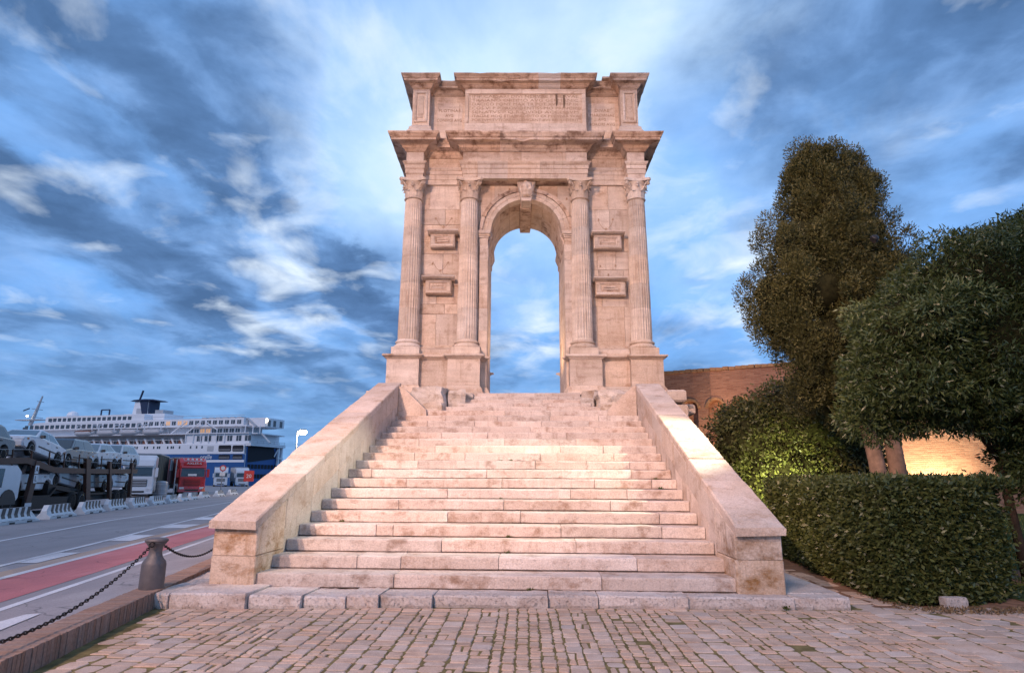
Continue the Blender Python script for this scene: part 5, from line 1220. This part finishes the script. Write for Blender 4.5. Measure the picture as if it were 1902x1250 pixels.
for y in (.03, 2.35):
    for a, b in zip(up[:-1], up[1:]): tp('deck_rail', MB().bar((a[0], y, a[1]-.10), (b[0], y, b[1]-.10), .07, .26), M['rustpaint'])
    for a, b in zip(up[:-1], up[1:]): tp('guard_wire', MB().tube([(a[0], y, a[1]+.38), (b[0], y, b[1]+.36)], .012, 5), M['galv'])
    for xb, xt, w, zt in ((-.95, -.62, .42, 2.32), (5.0, 4.35, .52, 2.55), (7.9, 7.2, .30, 2.50), (10.9, 10.6, .26, 2.5)):
        tp('post', MB().prism([(xb-w/2, .45), (xb+w/2, .45), (xt+w/2, zt), (xt-w/2, zt)], y-.07, y+.10, 'y', .015), M['rustpaint'])
    for xp in (-2.6, -1.1, .45, 1.9, 3.5, 6.2, 8.9, 10.5): tp('stanchion', MB().bar((xp, y, 2.0), (xp-.12, y, 2.75), .05), M['rustpaint'])
for i, (ch, z) in enumerate((('A', 1.95), ('L', 1.55))):
    pl = tp('letter_plate', MB().box(-.86, -.56, -.052, -.042, z-.19, z+.17), M['cabwhite'])
    obj('lettering', text_mesh(ch, .34, .004), M['plastic'], pl, (-.71, -.058, z-.01), (R(90), 0, 0))
tp('number_plate', MB().box(-1.25, -.72, -.06, -.045, .36, .52), M['cabwhite'])
tp('ramp', MB().prism([(1.1, .84), (4.4, .95), (4.4, 1.0), (1.1, 1.32)], .2, 2.2, 'y'), M['blacksteel'])
def tcar(label, mat, x, z, pitch, kind, y=1.22):
    p = Matrix.Translation(TO) @ Matrix.Rotation(TR_, 4, 'Z') @ Vector((x, y, z)); return car(label, mat, p, TR_, pitch, kind)
tcar('dark car cut off by the left edge on the front of the upper deck', M['dark'], -4.0, 2.33, R(4), 'hatch')
tcar('white saloon car tilted nose up on the upper deck above the letter plates', M['white'], .65, 2.34, R(9), 'sedan')
tcar('black hatchback on the upper deck between two pale cars', M['blackcar'], 4.3, 2.06, R(1), 'hatch')
tcar('pale silver car on the upper deck behind the black hatchback', M['palecar'], 7.6, 2.08, R(-1), 'sedan')
tcar('rearmost pale blue hatchback on the upper deck beside the white lorry', M['palecar'], 10.8, 2.10, R(0), 'hatch')
tcar('white hatchback level on the lower deck beside the letter plates', M['white'], .1, .82, R(0), 'hatch')
tcar('silver hatchback tilted nose up on the lower deck between two slanting posts', M['silver'], 3.35, .98, R(8), 'hatch')
tcar('dark car in the shade at the middle of the lower deck', M['dark'], 6.6, .82, R(0), 'hatch')
tcar('white car at the tail of the lower deck beside the white lorry', M['white'], 10.0, .82, R(2), 'sedan')
# ---- lorries (front faces local -x)
M['redcab'] = paint('red_cab_paint', (0.36, 0.016, 0.016), .3)
M['redtarp'] = plain('dull_red_curtain', (0.15, 0.022, 0.02), 0.75, var=0.2, scale=1.5, bump=0.2)
M['greentarp'] = plain('dark_green_curtain', (0.018, 0.035, 0.034), 0.75, var=0.2, scale=1.5)
M['whitebox'] = plain('white_box_body', (0.55, 0.57, 0.60), 0.6, var=0.08, scale=1)
def lorry(label, loc, rotz, cab, box, blen, sign=None, bars=False, boxh=3.85):
    t = thing('lorry', label, 'lorry', loc, rotz)
    c = lambda nm, mb, m, par=None: obj(nm, mb, m, par or t)
    cb = c('cab', MB().prism([(-.05, .45), (2.2, .45), (2.2, 3.55), (.75, 3.65), (.18, 3.2), (.06, 2.75), (-.02, 1.75)], -1.24, 1.24, 'y', .07), cab)
    c('windscreen', MB().add([(-.035, -1.08, 1.82), (-.035, 1.08, 1.82), (.055, 1.05, 2.66), (.055, -1.05, 2.66)], [(0, 1, 2, 3)]), M['glass'], cb)
    c('sun_visor', MB().prism([(-.18, 2.70), (.10, 2.66), (.12, 2.86), (-.14, 2.88)], -1.15, 1.15, 'y', .02), cab if not bars else M['redcab'], cb)
    c('grille', MB().prism([(-.085, .95), (-.03, .95), (-.03, 1.55), (-.075, 1.55)], -.75, .75, 'y', .01), M['plastic'] if not bars else M['redtarp'], cb)
    for k in range(4): c('grille_bar', MB().box(-.10, -.07, -.72, .72, 1.02+.14*k, 1.06+.14*k), cab, cb)
    c('bumper', MB().prism([(-.16, .32), (.5, .28), (.5, .85), (-.10, .85)], -1.24, 1.24, 'y', .04), cab, cb)
    c('air_intake', MB().box(-.175, -.12, -.62, .62, .42, .58), M['plastic'], cb)
    for s in (-1, 1):
        c('headlight', MB().prism([(s*.72, .60), (s*1.12, .62), (s*1.14, .80), (s*.80, .80)][::s], -.0, .10, 'z') if False else MB().box(-.17, -.08, min(s*.72, s*1.14), max(s*.72, s*1.14), .60, .79), M['lamp'], cb)
        c('mirror', MB().box(-.12, .08, min(s*1.30, s*1.52), max(s*1.30, s*1.52), 1.75, 2.55), cab, cb)
        c('mirror_arm', MB().bar((.05, s*1.22, 2.5), (-.02, s*1.4, 2.5), .05), M['plastic'], cb)
        c('side_window', MB().add([(.45, s*1.247, 1.85), (1.35, s*1.247, 1.85), (1.35, s*1.247, 2.6), (.6, s*1.247, 2.6)], [(0, 1, 2, 3)]), M['glass'], cb)
        c('step', MB().box(.35, .85, min(s*1.1, s*1.26), max(s*1.1, s*1.26), .40, .5), M['plastic'], cb)
        c('wiper', MB().bar((-.05, s*.1, 1.84), (-.02, s*.75, 2.0), .025), M['plastic'], cb)
    bx = c('trailer', MB().prism([(2.75, 1.05), (2.75+blen, 1.05), (2.75+blen, boxh), (2.75, boxh)], -1.27, 1.27, 'y', .03), box)
    c('roof_edge', MB().box(2.72, 2.78+blen, -1.29, 1.29, boxh-.09, boxh+.02), M['galv'], bx)
    for k in range(int(blen/1.6)):
        for s in (-1, 1): c('curtain_strap', MB().box(3.3+k*1.6, 3.36+k*1.6, min(s*1.27, s*1.285), max(s*1.27, s*1.285), 1.1, boxh-.1), M['plastic'], bx)
    c('chassis', MB().box(.6, 2.7+blen, -.5, .5, .55, 1.0), M['plastic'])
    c('under_guard', MB().box(4.5, 9, -1.2, -1.15, .5, .95).box(4.5, 9, 1.15, 1.2, .5, .95), M['galv'])
    for x in (.95, blen-1.5, blen-.2, blen+1.1):
        for s in (-1, 1): wheel(t, x, s*1.08, .50, .50, .32, s)
    if sign:
        sg = c('name_board', MB().box(-.19, -.13, -.85, .85, 2.96, 3.26), cab, cb)
        me = text_mesh(sign, .30, .004); xs = [v.co.x for v in me.vertices]; w = max(xs)-min(xs)
        for v in me.vertices: v.co.x *= 1.35/w
        obj('lettering', me, M['whitebox'], sg, (-.197, 0, 3.11), (R(90), 0, R(-90)))
    if bars:
        lb = c('light_bar', MB().tube([(.05, -1.0, 3.62), (-.10, -.95, 3.36), (-.12, 0, 3.34), (-.10, .95, 3.36), (.05, 1.0, 3.62)], .035, 8), M['rim'], cb)
        for y in (-.6, -.2, .2, .6): obj('spot_lamp', MB().lathe([(.02, -.06), (.10, -.04), (.11, .02), (.06, .10)], 12, axis='x', c=(-.14, y, 3.50)), M['lamp'], lb)
        c('windscreen_panel', MB().box(-.06, -.045, -.35, .45, 1.88, 2.08), M['whitebox'], cb)
        c('trailer_notice', MB().box(3.2, 4.6, 1.30, 1.312, 2.4, 3.6), M['whitebox'], bx)
        c('trailer_notice', MB().box(3.2, 4.6, -1.312, -1.30, 2.4, 3.6), M['whitebox'], bx)
    return t
def facing(px, py, ang): return math.radians(ang)
lorry('white lorry with dark green trailer parked between the car transporter and the red lorry', (-34.6, 54.6, -.127), R(116), M['cabwhite'], M['greentarp'], 9.0)
lorry('red lorry with roof lights and a lettered name board over its windscreen', (-34.6, 63.4, -.127), R(131), M['redcab'], M['redtarp'], 11.0, 'AXLES-S', True, 3.75)
lorry('far white lorry with a rounded roof standing below the ferry', (-63.1, 125.0, -.127), R(118), M['cabwhite'], M['whitebox'], 9.0)
lorry('farthest white lorry, half behind the other one under the ferry stern', (-60.2, 128.0, -.127), R(122), M['cabwhite'], M['whitebox'], 8.0)
# metal tank and pole between the lorries
tk_ = thing('metal_tank', 'grey cylindrical metal tank standing between the white and red lorries', 'tank', (-34.5, 58.0, -.127))
obj('body', MB().lathe([(.02, 0), (.55, 0), (.58, .05), (.58, 1.25), (.55, 1.32), (.3, 1.40), (.02, 1.42)], 20), M['galv'], tk_)
for z in (.3, .7, 1.1): obj('hoop', MB().lathe([(.58, z-.03), (.60, z-.02), (.60, z+.02), (.58, z+.03)], 20, cap=False), M['rim'], tk_)
gp_ = thing('grey_post', 'slim grey post standing before the red trailer', 'post', (-33.6, 58.6, -.127)); obj('pole', MB().tube([(0, 0, 0), (0, 0, 3.4)], .05, 8), M['galv'], gp_); obj('foot', MB().lathe([(.15, 0), (.15, .03), (.06, .05)], 10), M['galv'], gp_)
# ---- striped concrete barriers
M['barrier'] = plain('white_painted_concrete', (0.60, 0.60, 0.60), 0.8, var=0.12, scale=3, bump=0.3)
M['pinkbarrier'] = plain('bare_pinkish_concrete', (0.48, 0.38, 0.35), 0.85, var=0.15, scale=3, bump=0.3)
M['stripe'] = plain('black_paint', (0.02, 0.02, 0.022), 0.6)
BL, BH = 2.9, .52
bprof = lambda s=1.0: [(-.24, 0), (.24, 0), (.24, .12), (.12, .30), (.09, BH), (-.09, BH), (-.12, .30), (-.24, .12)]
def barrier_mesh():
    mb = MB(); xs = [-BL/2, -BL/2+.75, BL/2-.2, BL/2]; vs = []; pr = bprof()
    for k, x in enumerate(xs):
        h = [.22, 1, 1, .6][k]
        for y, z in pr: vs.append((x, y*(1 if k not in (0,) else .9), z*h if z > .05 else z))
    m = len(pr); fs = [tuple(range(m))[::-1], tuple(range(3*m, 4*m))]
    for k in range(3):
        for i in range(m): j = (i+1) % m; fs.append((k*m+i, k*m+j, (k+1)*m+j, (k+1)*m+i))
    return mb.add(vs, fs).mesh('block')
BM = barrier_mesh()
def stripe_mesh(x0):
    mb = MB(); pr = [(.246, .10), (.126, .302), (.096, BH+.004), (-.096, BH+.004), (-.126, .302), (-.246, .10)]; w = .24; vs = []
    for y, z in pr: sh = -(z-.1)*.55; vs += [(x0+sh, y, z), (x0+w+sh, y, z)]
    return mb.add(vs, [(2*i, 2*i+1, 2*i+3, 2*i+2) for i in range(len(pr)-1)]).mesh('stripe', recalc=False)
SM = [stripe_mesh(x) for x in (-.70, -.27, .16, .59, 1.0)]
FM = MB().box(-.75, -.45, -.27, .27, -.001, .06).box(.45, .75, -.27, .27, -.001, .06).mesh('lifting_slot')
bl_labels = ['striped concrete barrier cut by the left edge of the picture', 'striped barrier with a bare pinkish end before the transporter wheels', 'third striped barrier from the left, below the first slanting transporter post', 'striped barrier below the second transporter post', 'striped barrier in front of the white lorry bumper', 'striped barrier before the gap beside the white lorry', 'striped barrier in front of the metal tank', 'striped barrier below the left half of the red lorry', 'striped barrier below the right corner of the red lorry', 'far striped barrier just right of the red lorry', 'second far striped barrier right of the red lorry', 'farthest striped barrier beside the stair parapet']
bpath = lin([(18, -16.6), (23.2, -18.1), (28, -19.75), (32.5, -21.3), (37, -22.7), (42, -24.2), (48, -26.3), (56, -29.2), (66, -31.8), (80, -34.5)])
yb_ = 21.9
for i, lab in enumerate(bl_labels):
    x0 = bpath(yb_); dx = bpath(yb_+1)-x0; a = math.atan2(1, dx)
    t = thing('concrete_barrier', lab, 'barrier', (x0, yb_, road_z(x0)+.002), a+math.pi, 'striped barriers along the road')
    obj('block', BM, M['pinkbarrier'] if i in (1, 8) else M['barrier'], t)
    for s_ in SM: obj('stripe', s_, M['stripe'], t)
    obj('lifting_slot', FM, M['stripe'], t)
    yb_ += 3.55 if i < 8 else 5.5
# ---- traffic signs
def road_sign(x, y, label, h, face, mat, text=None, sq=False):
    t = thing('road_sign', label, 'sign', (x, y, -.127), math.atan2(y, x-.7)-math.pi/2)
    obj('pole', MB().tube([(0, 0, 0), (0, 0, h)], .05, 8), M['galv'], t)
    if sq: f = obj('sign_face', MB().box(-.55, .55, -.08, -.05, h-1.0, h+.25), mat, t); me = text_mesh(text, .6, .004); obj('lettering', me, M['whitebox'], f, (0, -.09, h-.4), (R(90), 0, 0))
    else:
        f = obj('sign_face', MB().lathe([(.34, -.05), (.34, -.08)], 24, axis='y', c=(0, 0, h)), mat, t); obj('sign_centre', MB().lathe([(.22, -.082), (.22, -.086)], 24, axis='y', c=(0, 0, h)), M['whitebox'], f)
        obj('plate', MB().box(-.28, .28, -.08, -.05, h-.85, h-.42), M['whitebox'], t)
    return t
M['signred'] = plain('red_sign_paint', (0.42, 0.03, 0.025), 0.5)
road_sign(-34.9, 70.0, 'round red-rimmed sign on a pole in front of the far white lorry', 2.75, None, M['signred'])
road_sign(-34.2, 75.0, 'square red sign with white figures beside the ferry stern', 2.3, None, M['signred'], '20', True)
cn = thing('traffic_cone', 'low orange barrier foot by the corner of the red lorry', 'cone', (-32.9, 62.6, -.127)); obj('cone', MB().lathe([(.03, .75), (.06, .72), (.28, .04)], 14), plain('orange_plastic', (0.5, 0.10, 0.03), 0.5), cn); obj('foot', MB().box(-.35, .35, -.35, .35, 0, .05), M['signred'], cn)

# ================================================================== the ferry (local x forward to the bow, local -y away from the quay)
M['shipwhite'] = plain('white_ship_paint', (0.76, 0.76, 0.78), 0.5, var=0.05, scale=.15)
M['shipgrey'] = plain('grey_deck_paint', (0.42, 0.43, 0.45), 0.6, var=0.12, scale=.3)  # plain grey paint for deck house, rails, stairs and mast
M['shipblue'] = plain('blue_hull_paint', (0.018, 0.085, 0.26), 0.45, var=0.12, scale=.2)
M['navy'] = plain('navy_funnel_paint', (0.012, 0.022, 0.06), 0.5)
M['shipwin'] = plain('ship_window_glass', (0.045, 0.05, 0.06), 0.15, var=0.3, scale=.4, spec=0.8)
M['litwin'] = plain('lit_ship_window', (0.6, 0.35, 0.2), 0.4, emit=(1.0, .55, .25), estr=.35)
M['rubberblack'] = plain('dark_deck_opening', (0.012, 0.012, 0.018), 0.8)
M['boat'] = plain('lifeboat_white', (0.50, 0.49, 0.50), 0.5, var=0.08, scale=1)
M['rust'] = plain('reddish_deck_gear', (0.20, 0.08, 0.055), 0.8, var=0.3, scale=2)
ship = thing('ferry', 'large white car ferry with blue stern and dark funnel moored behind the lorries', 'ferry', (-70.2, 149.3, -2.0), math.atan2(.227, -.974))
def sp_(nm, mb, mat, par=None): return obj(nm, mb, mat, par or ship, (0, 0, 2.0) if par is None else (0, 0, 0))
BW = 14.0
# hull outline: stern square, bow pointed
def plan(x1, inset_=0.0, bow=22.0, y0=0.0, x0=0.0):
    pts = [(x0, -y0-inset_), (x0, -(BW-y0)+inset_)]
    n = 8
    for k in range(n+1):
        f = k/n; pts.append((x1-bow+bow*f, -(BW-y0)+inset_+(BW/2-y0-inset_)*f**2.2))
    for k in range(n-1, -1, -1):
        f = k/n; pts.append((x1-bow+bow*f, -y0-inset_-(BW/2-y0-inset_)*f**2.2))
    return pts
XE = 102.0
sp_('hull', MB().prism(plan(XE-6, .1, 24), -2.6, 7.2, 'z'), M['shipwhite'])
sp_('hull', MB().prism(plan(XE, 0, 26, 0, .4), 7.2, 9.55, 'z', .02), M['shipwhite'])
sp_('blue_band', MB().prism([(.0, -2.0), (46, -2.0), (34, 7.15), (.0, 7.15)], .0, .06, 'y'), M['shipblue'])
sp_('pale_stripe', MB().box(.05, 40, .06, .10, 5.2, 5.75), M['shipwhite'])
sp_('stern_face', MB().box(-.12, .0, -13.7, -.3, -2.2, 8.9), M['shipblue'])
sp_('stern_opening', MB().prism([(-.6, 9.0), (-10.2, 9.0), (-11.4, 6.4), (-.9, 5.2)][::-1], -.32, -.16, 'x'), M['rubberblack'])
for z, n in ((4.3, 9), (2.0, 9)):
    for k in range(n): sp_('stern_recess', MB().box(-.22, -.13, -2.0-1.25*k, -1.1-1.25*k, z-.55, z+.45), M['rubberblack'])
for x0, x1, z0, z1 in ((4.1, 7.7, 7.75, 9.25), (.6, 3.7, 7.75, 9.2), (4.2, 7.4, 5.9, 7.0), (.6, 3.4, 5.9, 7.0)):
    o = sp_('mooring_port', MB().prism([(x0+.2, z0), (x1-.2, z0), (x1, z0+.25), (x1, z1-.25), (x1-.2, z1), (x0+.2, z1), (x0, z1-.25), (x0, z0+.25)], .02, .12, 'y', .02), M['rubberblack'])
    for k in range(3): obj('port_rail', MB().tube([(x0+.1, .14, z0+.2+.18*k), (x1-.1, .14, z0+.2+.18*k)], .03, 5), M['shipgrey'], o)
for x in (45.7, 44.2, 42.2, 40.1, 38.0, 36.4, 35.8, 33.8, 33.1, 32.4, 30.0, 29.2, 27.2, 26.0, 25.4, 22.9, 21.8, 21.2, 19.3, 16.0, 14.2, 12.6, 50, 53, 57, 61): sp_('porthole', MB().box(x-.2, x+.2, .0, .06, 8.55, 9.15), M['shipwin'])
sp_('louvre', MB().box(9.2, 11.0, .0, .07, 7.9, 9.1), M['shipgrey'])
nm_ = text_mesh('orelle', 1.5, .03, 'CENTER')
obj('lettering', nm_, M['shipwhite'], ship, (11.0, .14, 6.45+2), (R(90), 0, R(180)))
# promenade deck (open, with lifeboats) and the houses above it
sp_('promenade_deck', MB().prism(plan(XE-8, .2, 26, 0, -1.2), 9.55, 9.75, 'z'), M['shipwhite'])
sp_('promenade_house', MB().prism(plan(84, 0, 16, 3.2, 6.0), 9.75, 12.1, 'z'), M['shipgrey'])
sp_('promenade_house', MB().box(-.4, 18.5, -12.0, -.5, 9.75, 12.0), M['shipwhite'])
for x, w in ((14.1, 1.5), (11.6, 1.9), (8.3, 1.9), (5.2, 1.4), (2.6, 1.4), (-.0, 1.7)):
    wn = sp_('window', MB().box(x-w/2, x+w/2, -.52, -.44, 10.3, 11.6), M['shipwin']); obj('mullion', MB().box(x-.05, x+.05, -.44, -.40, 10.3, 11.6), M['shipwhite'], wn)
for k in range(14):
    x = 19.5+k*2.8; sp_('deck_gear', MB().prism([(x, 9.76), (x+.5, 9.76), (x+1.4, 11.2), (x+.9, 11.2)], -1.6, -1.3, 'y'), M['shipwhite']); sp_('deck_gear', MB().box(x+1.2, x+2.1, -2.6, -1.8, 9.76, 10.9), M['rust'])
sp_('boat_deck', MB().prism(plan(86, 0, 18, 0, -.6), 12.05, 12.25, 'z'), M['shipwhite'])
sp_('boat_house', MB().prism(plan(80, 0, 14, 3.0, 4.2), 12.25, 13.9, 'z'), M['shipwhite'])
for k in range(9):
    x = 5.2+k*1.75; wn = sp_('window', MB().box(x-.6, x+.6, -3.0, -2.93, 12.55, 13.5), M['litwin'] if k in (5, 6) else M['shipwin']); obj('mullion', MB().box(x-.05, x+.05, -2.93, -2.89, 12.55, 13.5), M['shipwhite'], wn)
sp_('upper_deck', MB().prism(plan(82, 0, 16, 1.2, 1.2), 13.9, 14.15, 'z'), M['shipwhite'])
sp_('upper_house', MB().prism(plan(77.5, 0, 12, 1.4, 2.4), 14.15, 15.95, 'z'), M['shipwhite'])
for k in range(17):
    x = 3.7+k*1.78; wn = sp_('window', MB().box(x-.55, x+.55, -1.4, -1.33, 14.5, 15.45), M['litwin'] if k in (9, 10, 12) else M['shipwin']); obj('mullion', MB().box(x-.04, x+.04, -1.33, -1.29, 14.5, 15.45), M['shipwhite'], wn)
for k in range(22):
    x = 34.2+k*1.83; sp_('window', MB().box(x-.6, x+.6, -1.4, -1.33, 14.2, 15.2), M['shipwin'])
sp_('window', MB().box(75.6, 77.0, -4.0, -3.6, 14.2, 15.0), M['shipwin'])
sp_('bridge_deck', MB().prism(plan(73, 0, 10, 2.0, 33.5), 15.95, 17.6, 'z'), M['shipwhite'])
for k in range(17):
    x = 38.2+k*1.70; sp_('window', MB().box(x-.55, x+.55, -2.0, -1.93, 16.2, 17.1), M['shipwin'])
sp_('roof_rail', MB().tube([(2.5, -1.6, 16.6), (33, -1.6, 16.7)], .05, 5), M['shipgrey'])
for k in range(6): sp_('roof_hatch', MB().box(4.0+k*2.1, 5.3+k*2.1, -4, -2.4, 15.95, 16.35), M['shipgrey'])
# stern galleries, stairs and overhanging deck
sp_('stern_screen', MB().box(-2.6, 2.2, -10.5, -3.0, 13.8, 16.0), M['shipwhite'])
for y in (-4.5, -6.6, -9.2): sp_('stern_door', MB().box(-2.66, -2.6, y-.5, y+.5, 14.0, 15.5), M['shipwin'])
sp_('stern_gallery', MB().box(-2.2, 2.0, -11.0, -1.0, 11.95, 12.15), M['shipwhite'])
for x, z0, z1 in ((-2.6, 12.1, 13.9), (1.6, 12.1, 13.9), (-.6, 12.1, 13.9)): sp_('pillar', MB().box(x-.08, x+.08, -1.3, -1.15, z0, z1), M['shipwhite'])
sp_('stern_stair', MB().bar((-2.6, -2.0, 12.1), (-5.2, -2.0, 9.8), .7, .15), M['shipgrey']); sp_('stern_stair', MB().bar((2.2, -2.4, 16.0), (-.6, -2.4, 13.9), .7, .15), M['shipgrey'])
sp_('stern_deck', MB().box(-1.2, .5, -13.8, -.2, 9.1, 9.5), M['shipwhite'])
for y in (-11.9, -13.2): sp_('stern_post', MB().box(-.8, -.3, y-.25, y+.25, 3.0, 9.1), M['shipwhite'])
for z in (6.4, 4.8): sp_('stern_beam', MB().box(-.9, -.4, -13.6, -11.4, z-.15, z+.15), M['shipwhite'])
sp_('stern_brace', MB().bar((-.5, -10.4, 6.8), (-.5, -11.9, 9.0), .2), M['shipwhite'])
for k in range(7): sp_('rail_post', MB().tube([(-1.1, -.6-2.15*k, 9.5), (-1.1, -.6-2.15*k, 10.4)], .04, 5), M['shipgrey'])
for z in (9.95, 10.4): sp_('stern_rail', MB().tube([(-1.1, -.6, z), (-1.1, -13.7, z)], .035, 5), M['shipgrey'])
for k in range(30): sp_('rail_post', MB().box(18.5+k*2.2, 18.6+k*2.2, -.3, -.22, 9.75, 10.7), M['shipgrey'])
sp_('side_rail', MB().tube([(18.5, -.26, 10.7), (84, -.26, 10.7)], .04, 5), M['shipwhite'])
for k in range(6): sp_('pillar', MB().box(6.5+k*2.3, 6.66+k*2.3, -.3, -.15, 9.75, 12.05), M['shipwhite'])
# lifeboats in davits
def boat_mesh():
    mb = MB(); n = 9; vs = []; m = 7
    for k in range(n):
        f = k/(n-1)*2-1; w = 1.1*(1-abs(f)**2.6)+.05; d = 1.15*(1-.35*abs(f)**3)
        for i in range(m):
            a = math.pi*i/(m-1); vs.append((f*3.3, w*math.cos(a), -d*math.sin(a)**.8+.25*abs(f)**3))
    fs = [tuple(k*m+i for k in range(n) for i in (0,)) + tuple(k*m+m-1 for k in range(n-1, -1, -1))]
    for k in range(n-1):
        for i in range(m-1): fs.append((k*m+i, k*m+i+1, (k+1)*m+i+1, (k+1)*m+i))
    fs += [tuple(range(m)), tuple(range((n-1)*m, n*m))]
    return mb.add(vs, fs).mesh('lifeboat', True)
LBM = boat_mesh()
for k, x in enumerate((50.6, 43.2, 35.8, 28.4)):
    b = obj('lifeboat', LBM, M['boat'], ship, (x, -.2, 2+13.05))
    obj('canopy', MB().prism([(-2.8, 0), (2.8, 0), (2.3, .38), (-2.3, .38)], -.75, .75, 'y', .1), M['boat'] if k else M['rust'], b)
    for dx in (-2.6, 2.6): obj('davit', MB().tube([(dx, -2.6, -.8), (dx, -1.8, 1.0), (dx, -.9, 1.75), (dx, .1, 1.7), (dx, .15, .4)], .13, 6), M['shipwhite'], b)
for x in (23.0, 18.4): sp_('crane_jib', MB().bar((x, -.6, 12.3), (x-4.2, -.6, 15.2), .22), M['shipwhite'])
sp_('crane_jib', MB().bar((9.2, -.7, 13.0), (13.2, -.7, 15.2), .2), M['shipwhite'])
# funnel, vents, mast
fu = sp_('funnel', MB().prism([(36.3, 15.95), (42.5, 15.95), (41.6, 21.6), (37.1, 21.6)], -9.5, -6, 'y', .25), M['shipwhite'])
obj('funnel_mark', MB().prism([(36.8, 17.6), (38.4, 17.6), (39.8, 21.55), (37.1, 21.55)], -6.02, -5.9, 'y', .02), M['navy'], fu)
obj('funnel_mark', MB().prism([(38.4, 17.6), (40.5, 17.6), (40.5, 19.6), (39.1, 19.6)], -5.9, -5.86, 'y', .02), M['shipgrey'], fu)
obj('funnel_back', MB().prism([(-9.4, 17.6), (-6.1, 17.6), (-6.1, 21.5), (-9.4, 21.5)], 36.4, 36.9, 'x', .02), M['navy'], fu)
obj('funnel_top', MB().prism([(34.1, 21.6), (42.7, 21.6), (41.5, 21.95), (38.0, 22.1), (35.1, 21.95)], -10.0, -5.5, 'y', .1), M['navy'], fu)
obj('funnel_aerial', MB().bar((41.0, -7, 22.1), (40.2, -7, 24.6), .35), M['navy'], fu)
sp_('funnel_house', MB().prism([(29.6, 15.95), (46.2, 15.95), (43.0, 18.0), (29.6, 17.9)], -11, -4.5, 'y', .05), M['shipwhite'])
sp_('vent_house', MB().box(31.2, 33.8, -9, -5.5, 17.9, 19.0), M['shipgrey'])
sp_('porthole', MB().box(36.2, 36.7, -4.5, -4.42, 16.8, 17.3), M['shipwin'])
for a, b in (((48.6, -5, 17.6), (48.6, -5, 19.4)), ((51.4, -5, 17.6), (51.4, -5, 19.4)), ((48.6, -5, 19.4), (51.4, -5, 19.4)), ((48.6, -5, 17.7), (51.4, -5, 17.7))): sp_('deck_frame', MB().bar(a, b, .28), M['navy'])
sp_('radar_dome', MB().lathe([(1.0, 17.6), (1.5, 18.2), (1.2, 19.0), (.4, 19.4), (.02, 19.45)], 14, c=(62.5, -6, 0)), M['shipwhite'])
ms = sp_('mast', MB().tube([(79.0, -7, 15.9), (77.5, -7, 20), (76.1, -7, 24.2)], [.55, .40, .2], 8), M['shipgrey'])
for z, w in ((18.2, 2.6), (20.4, 1.6), (22.6, 1.0)): obj('yard', MB().bar((78.4-(z-17)*.33, -7-w, z), (78.4-(z-17)*.33, -7+w, z), .16), M['shipgrey'], ms)
obj('radar', MB().bar((80.9, -5.8, 20.0), (78.7, -5.8, 20.6), .25), M['navy'], ms)
obj('mast_platform', MB().box(74, 83.5, -8.2, -5.8, 17.3, 17.5), M['shipgrey'], ms)
obj('mast_light', MB().lathe([(.05, 18.1), (.3, 18.25), (.3, 18.55), (.05, 18.7)], 10, c=(78.8, -5.6, 0)), plain('lit_mast_lamp', (1, 1, 1), .4, emit=(1, .95, .85), estr=14), ms)
for x, z in ((3.0, 15.2), (18.4, 14.6)): pass
sp_('deck_lamp', MB().lathe([(.02, 15.1), (.2, 15.2), (.2, 15.45), (.02, 15.5)], 8, c=(-2.75, -3.4, 0)), M['glow'])
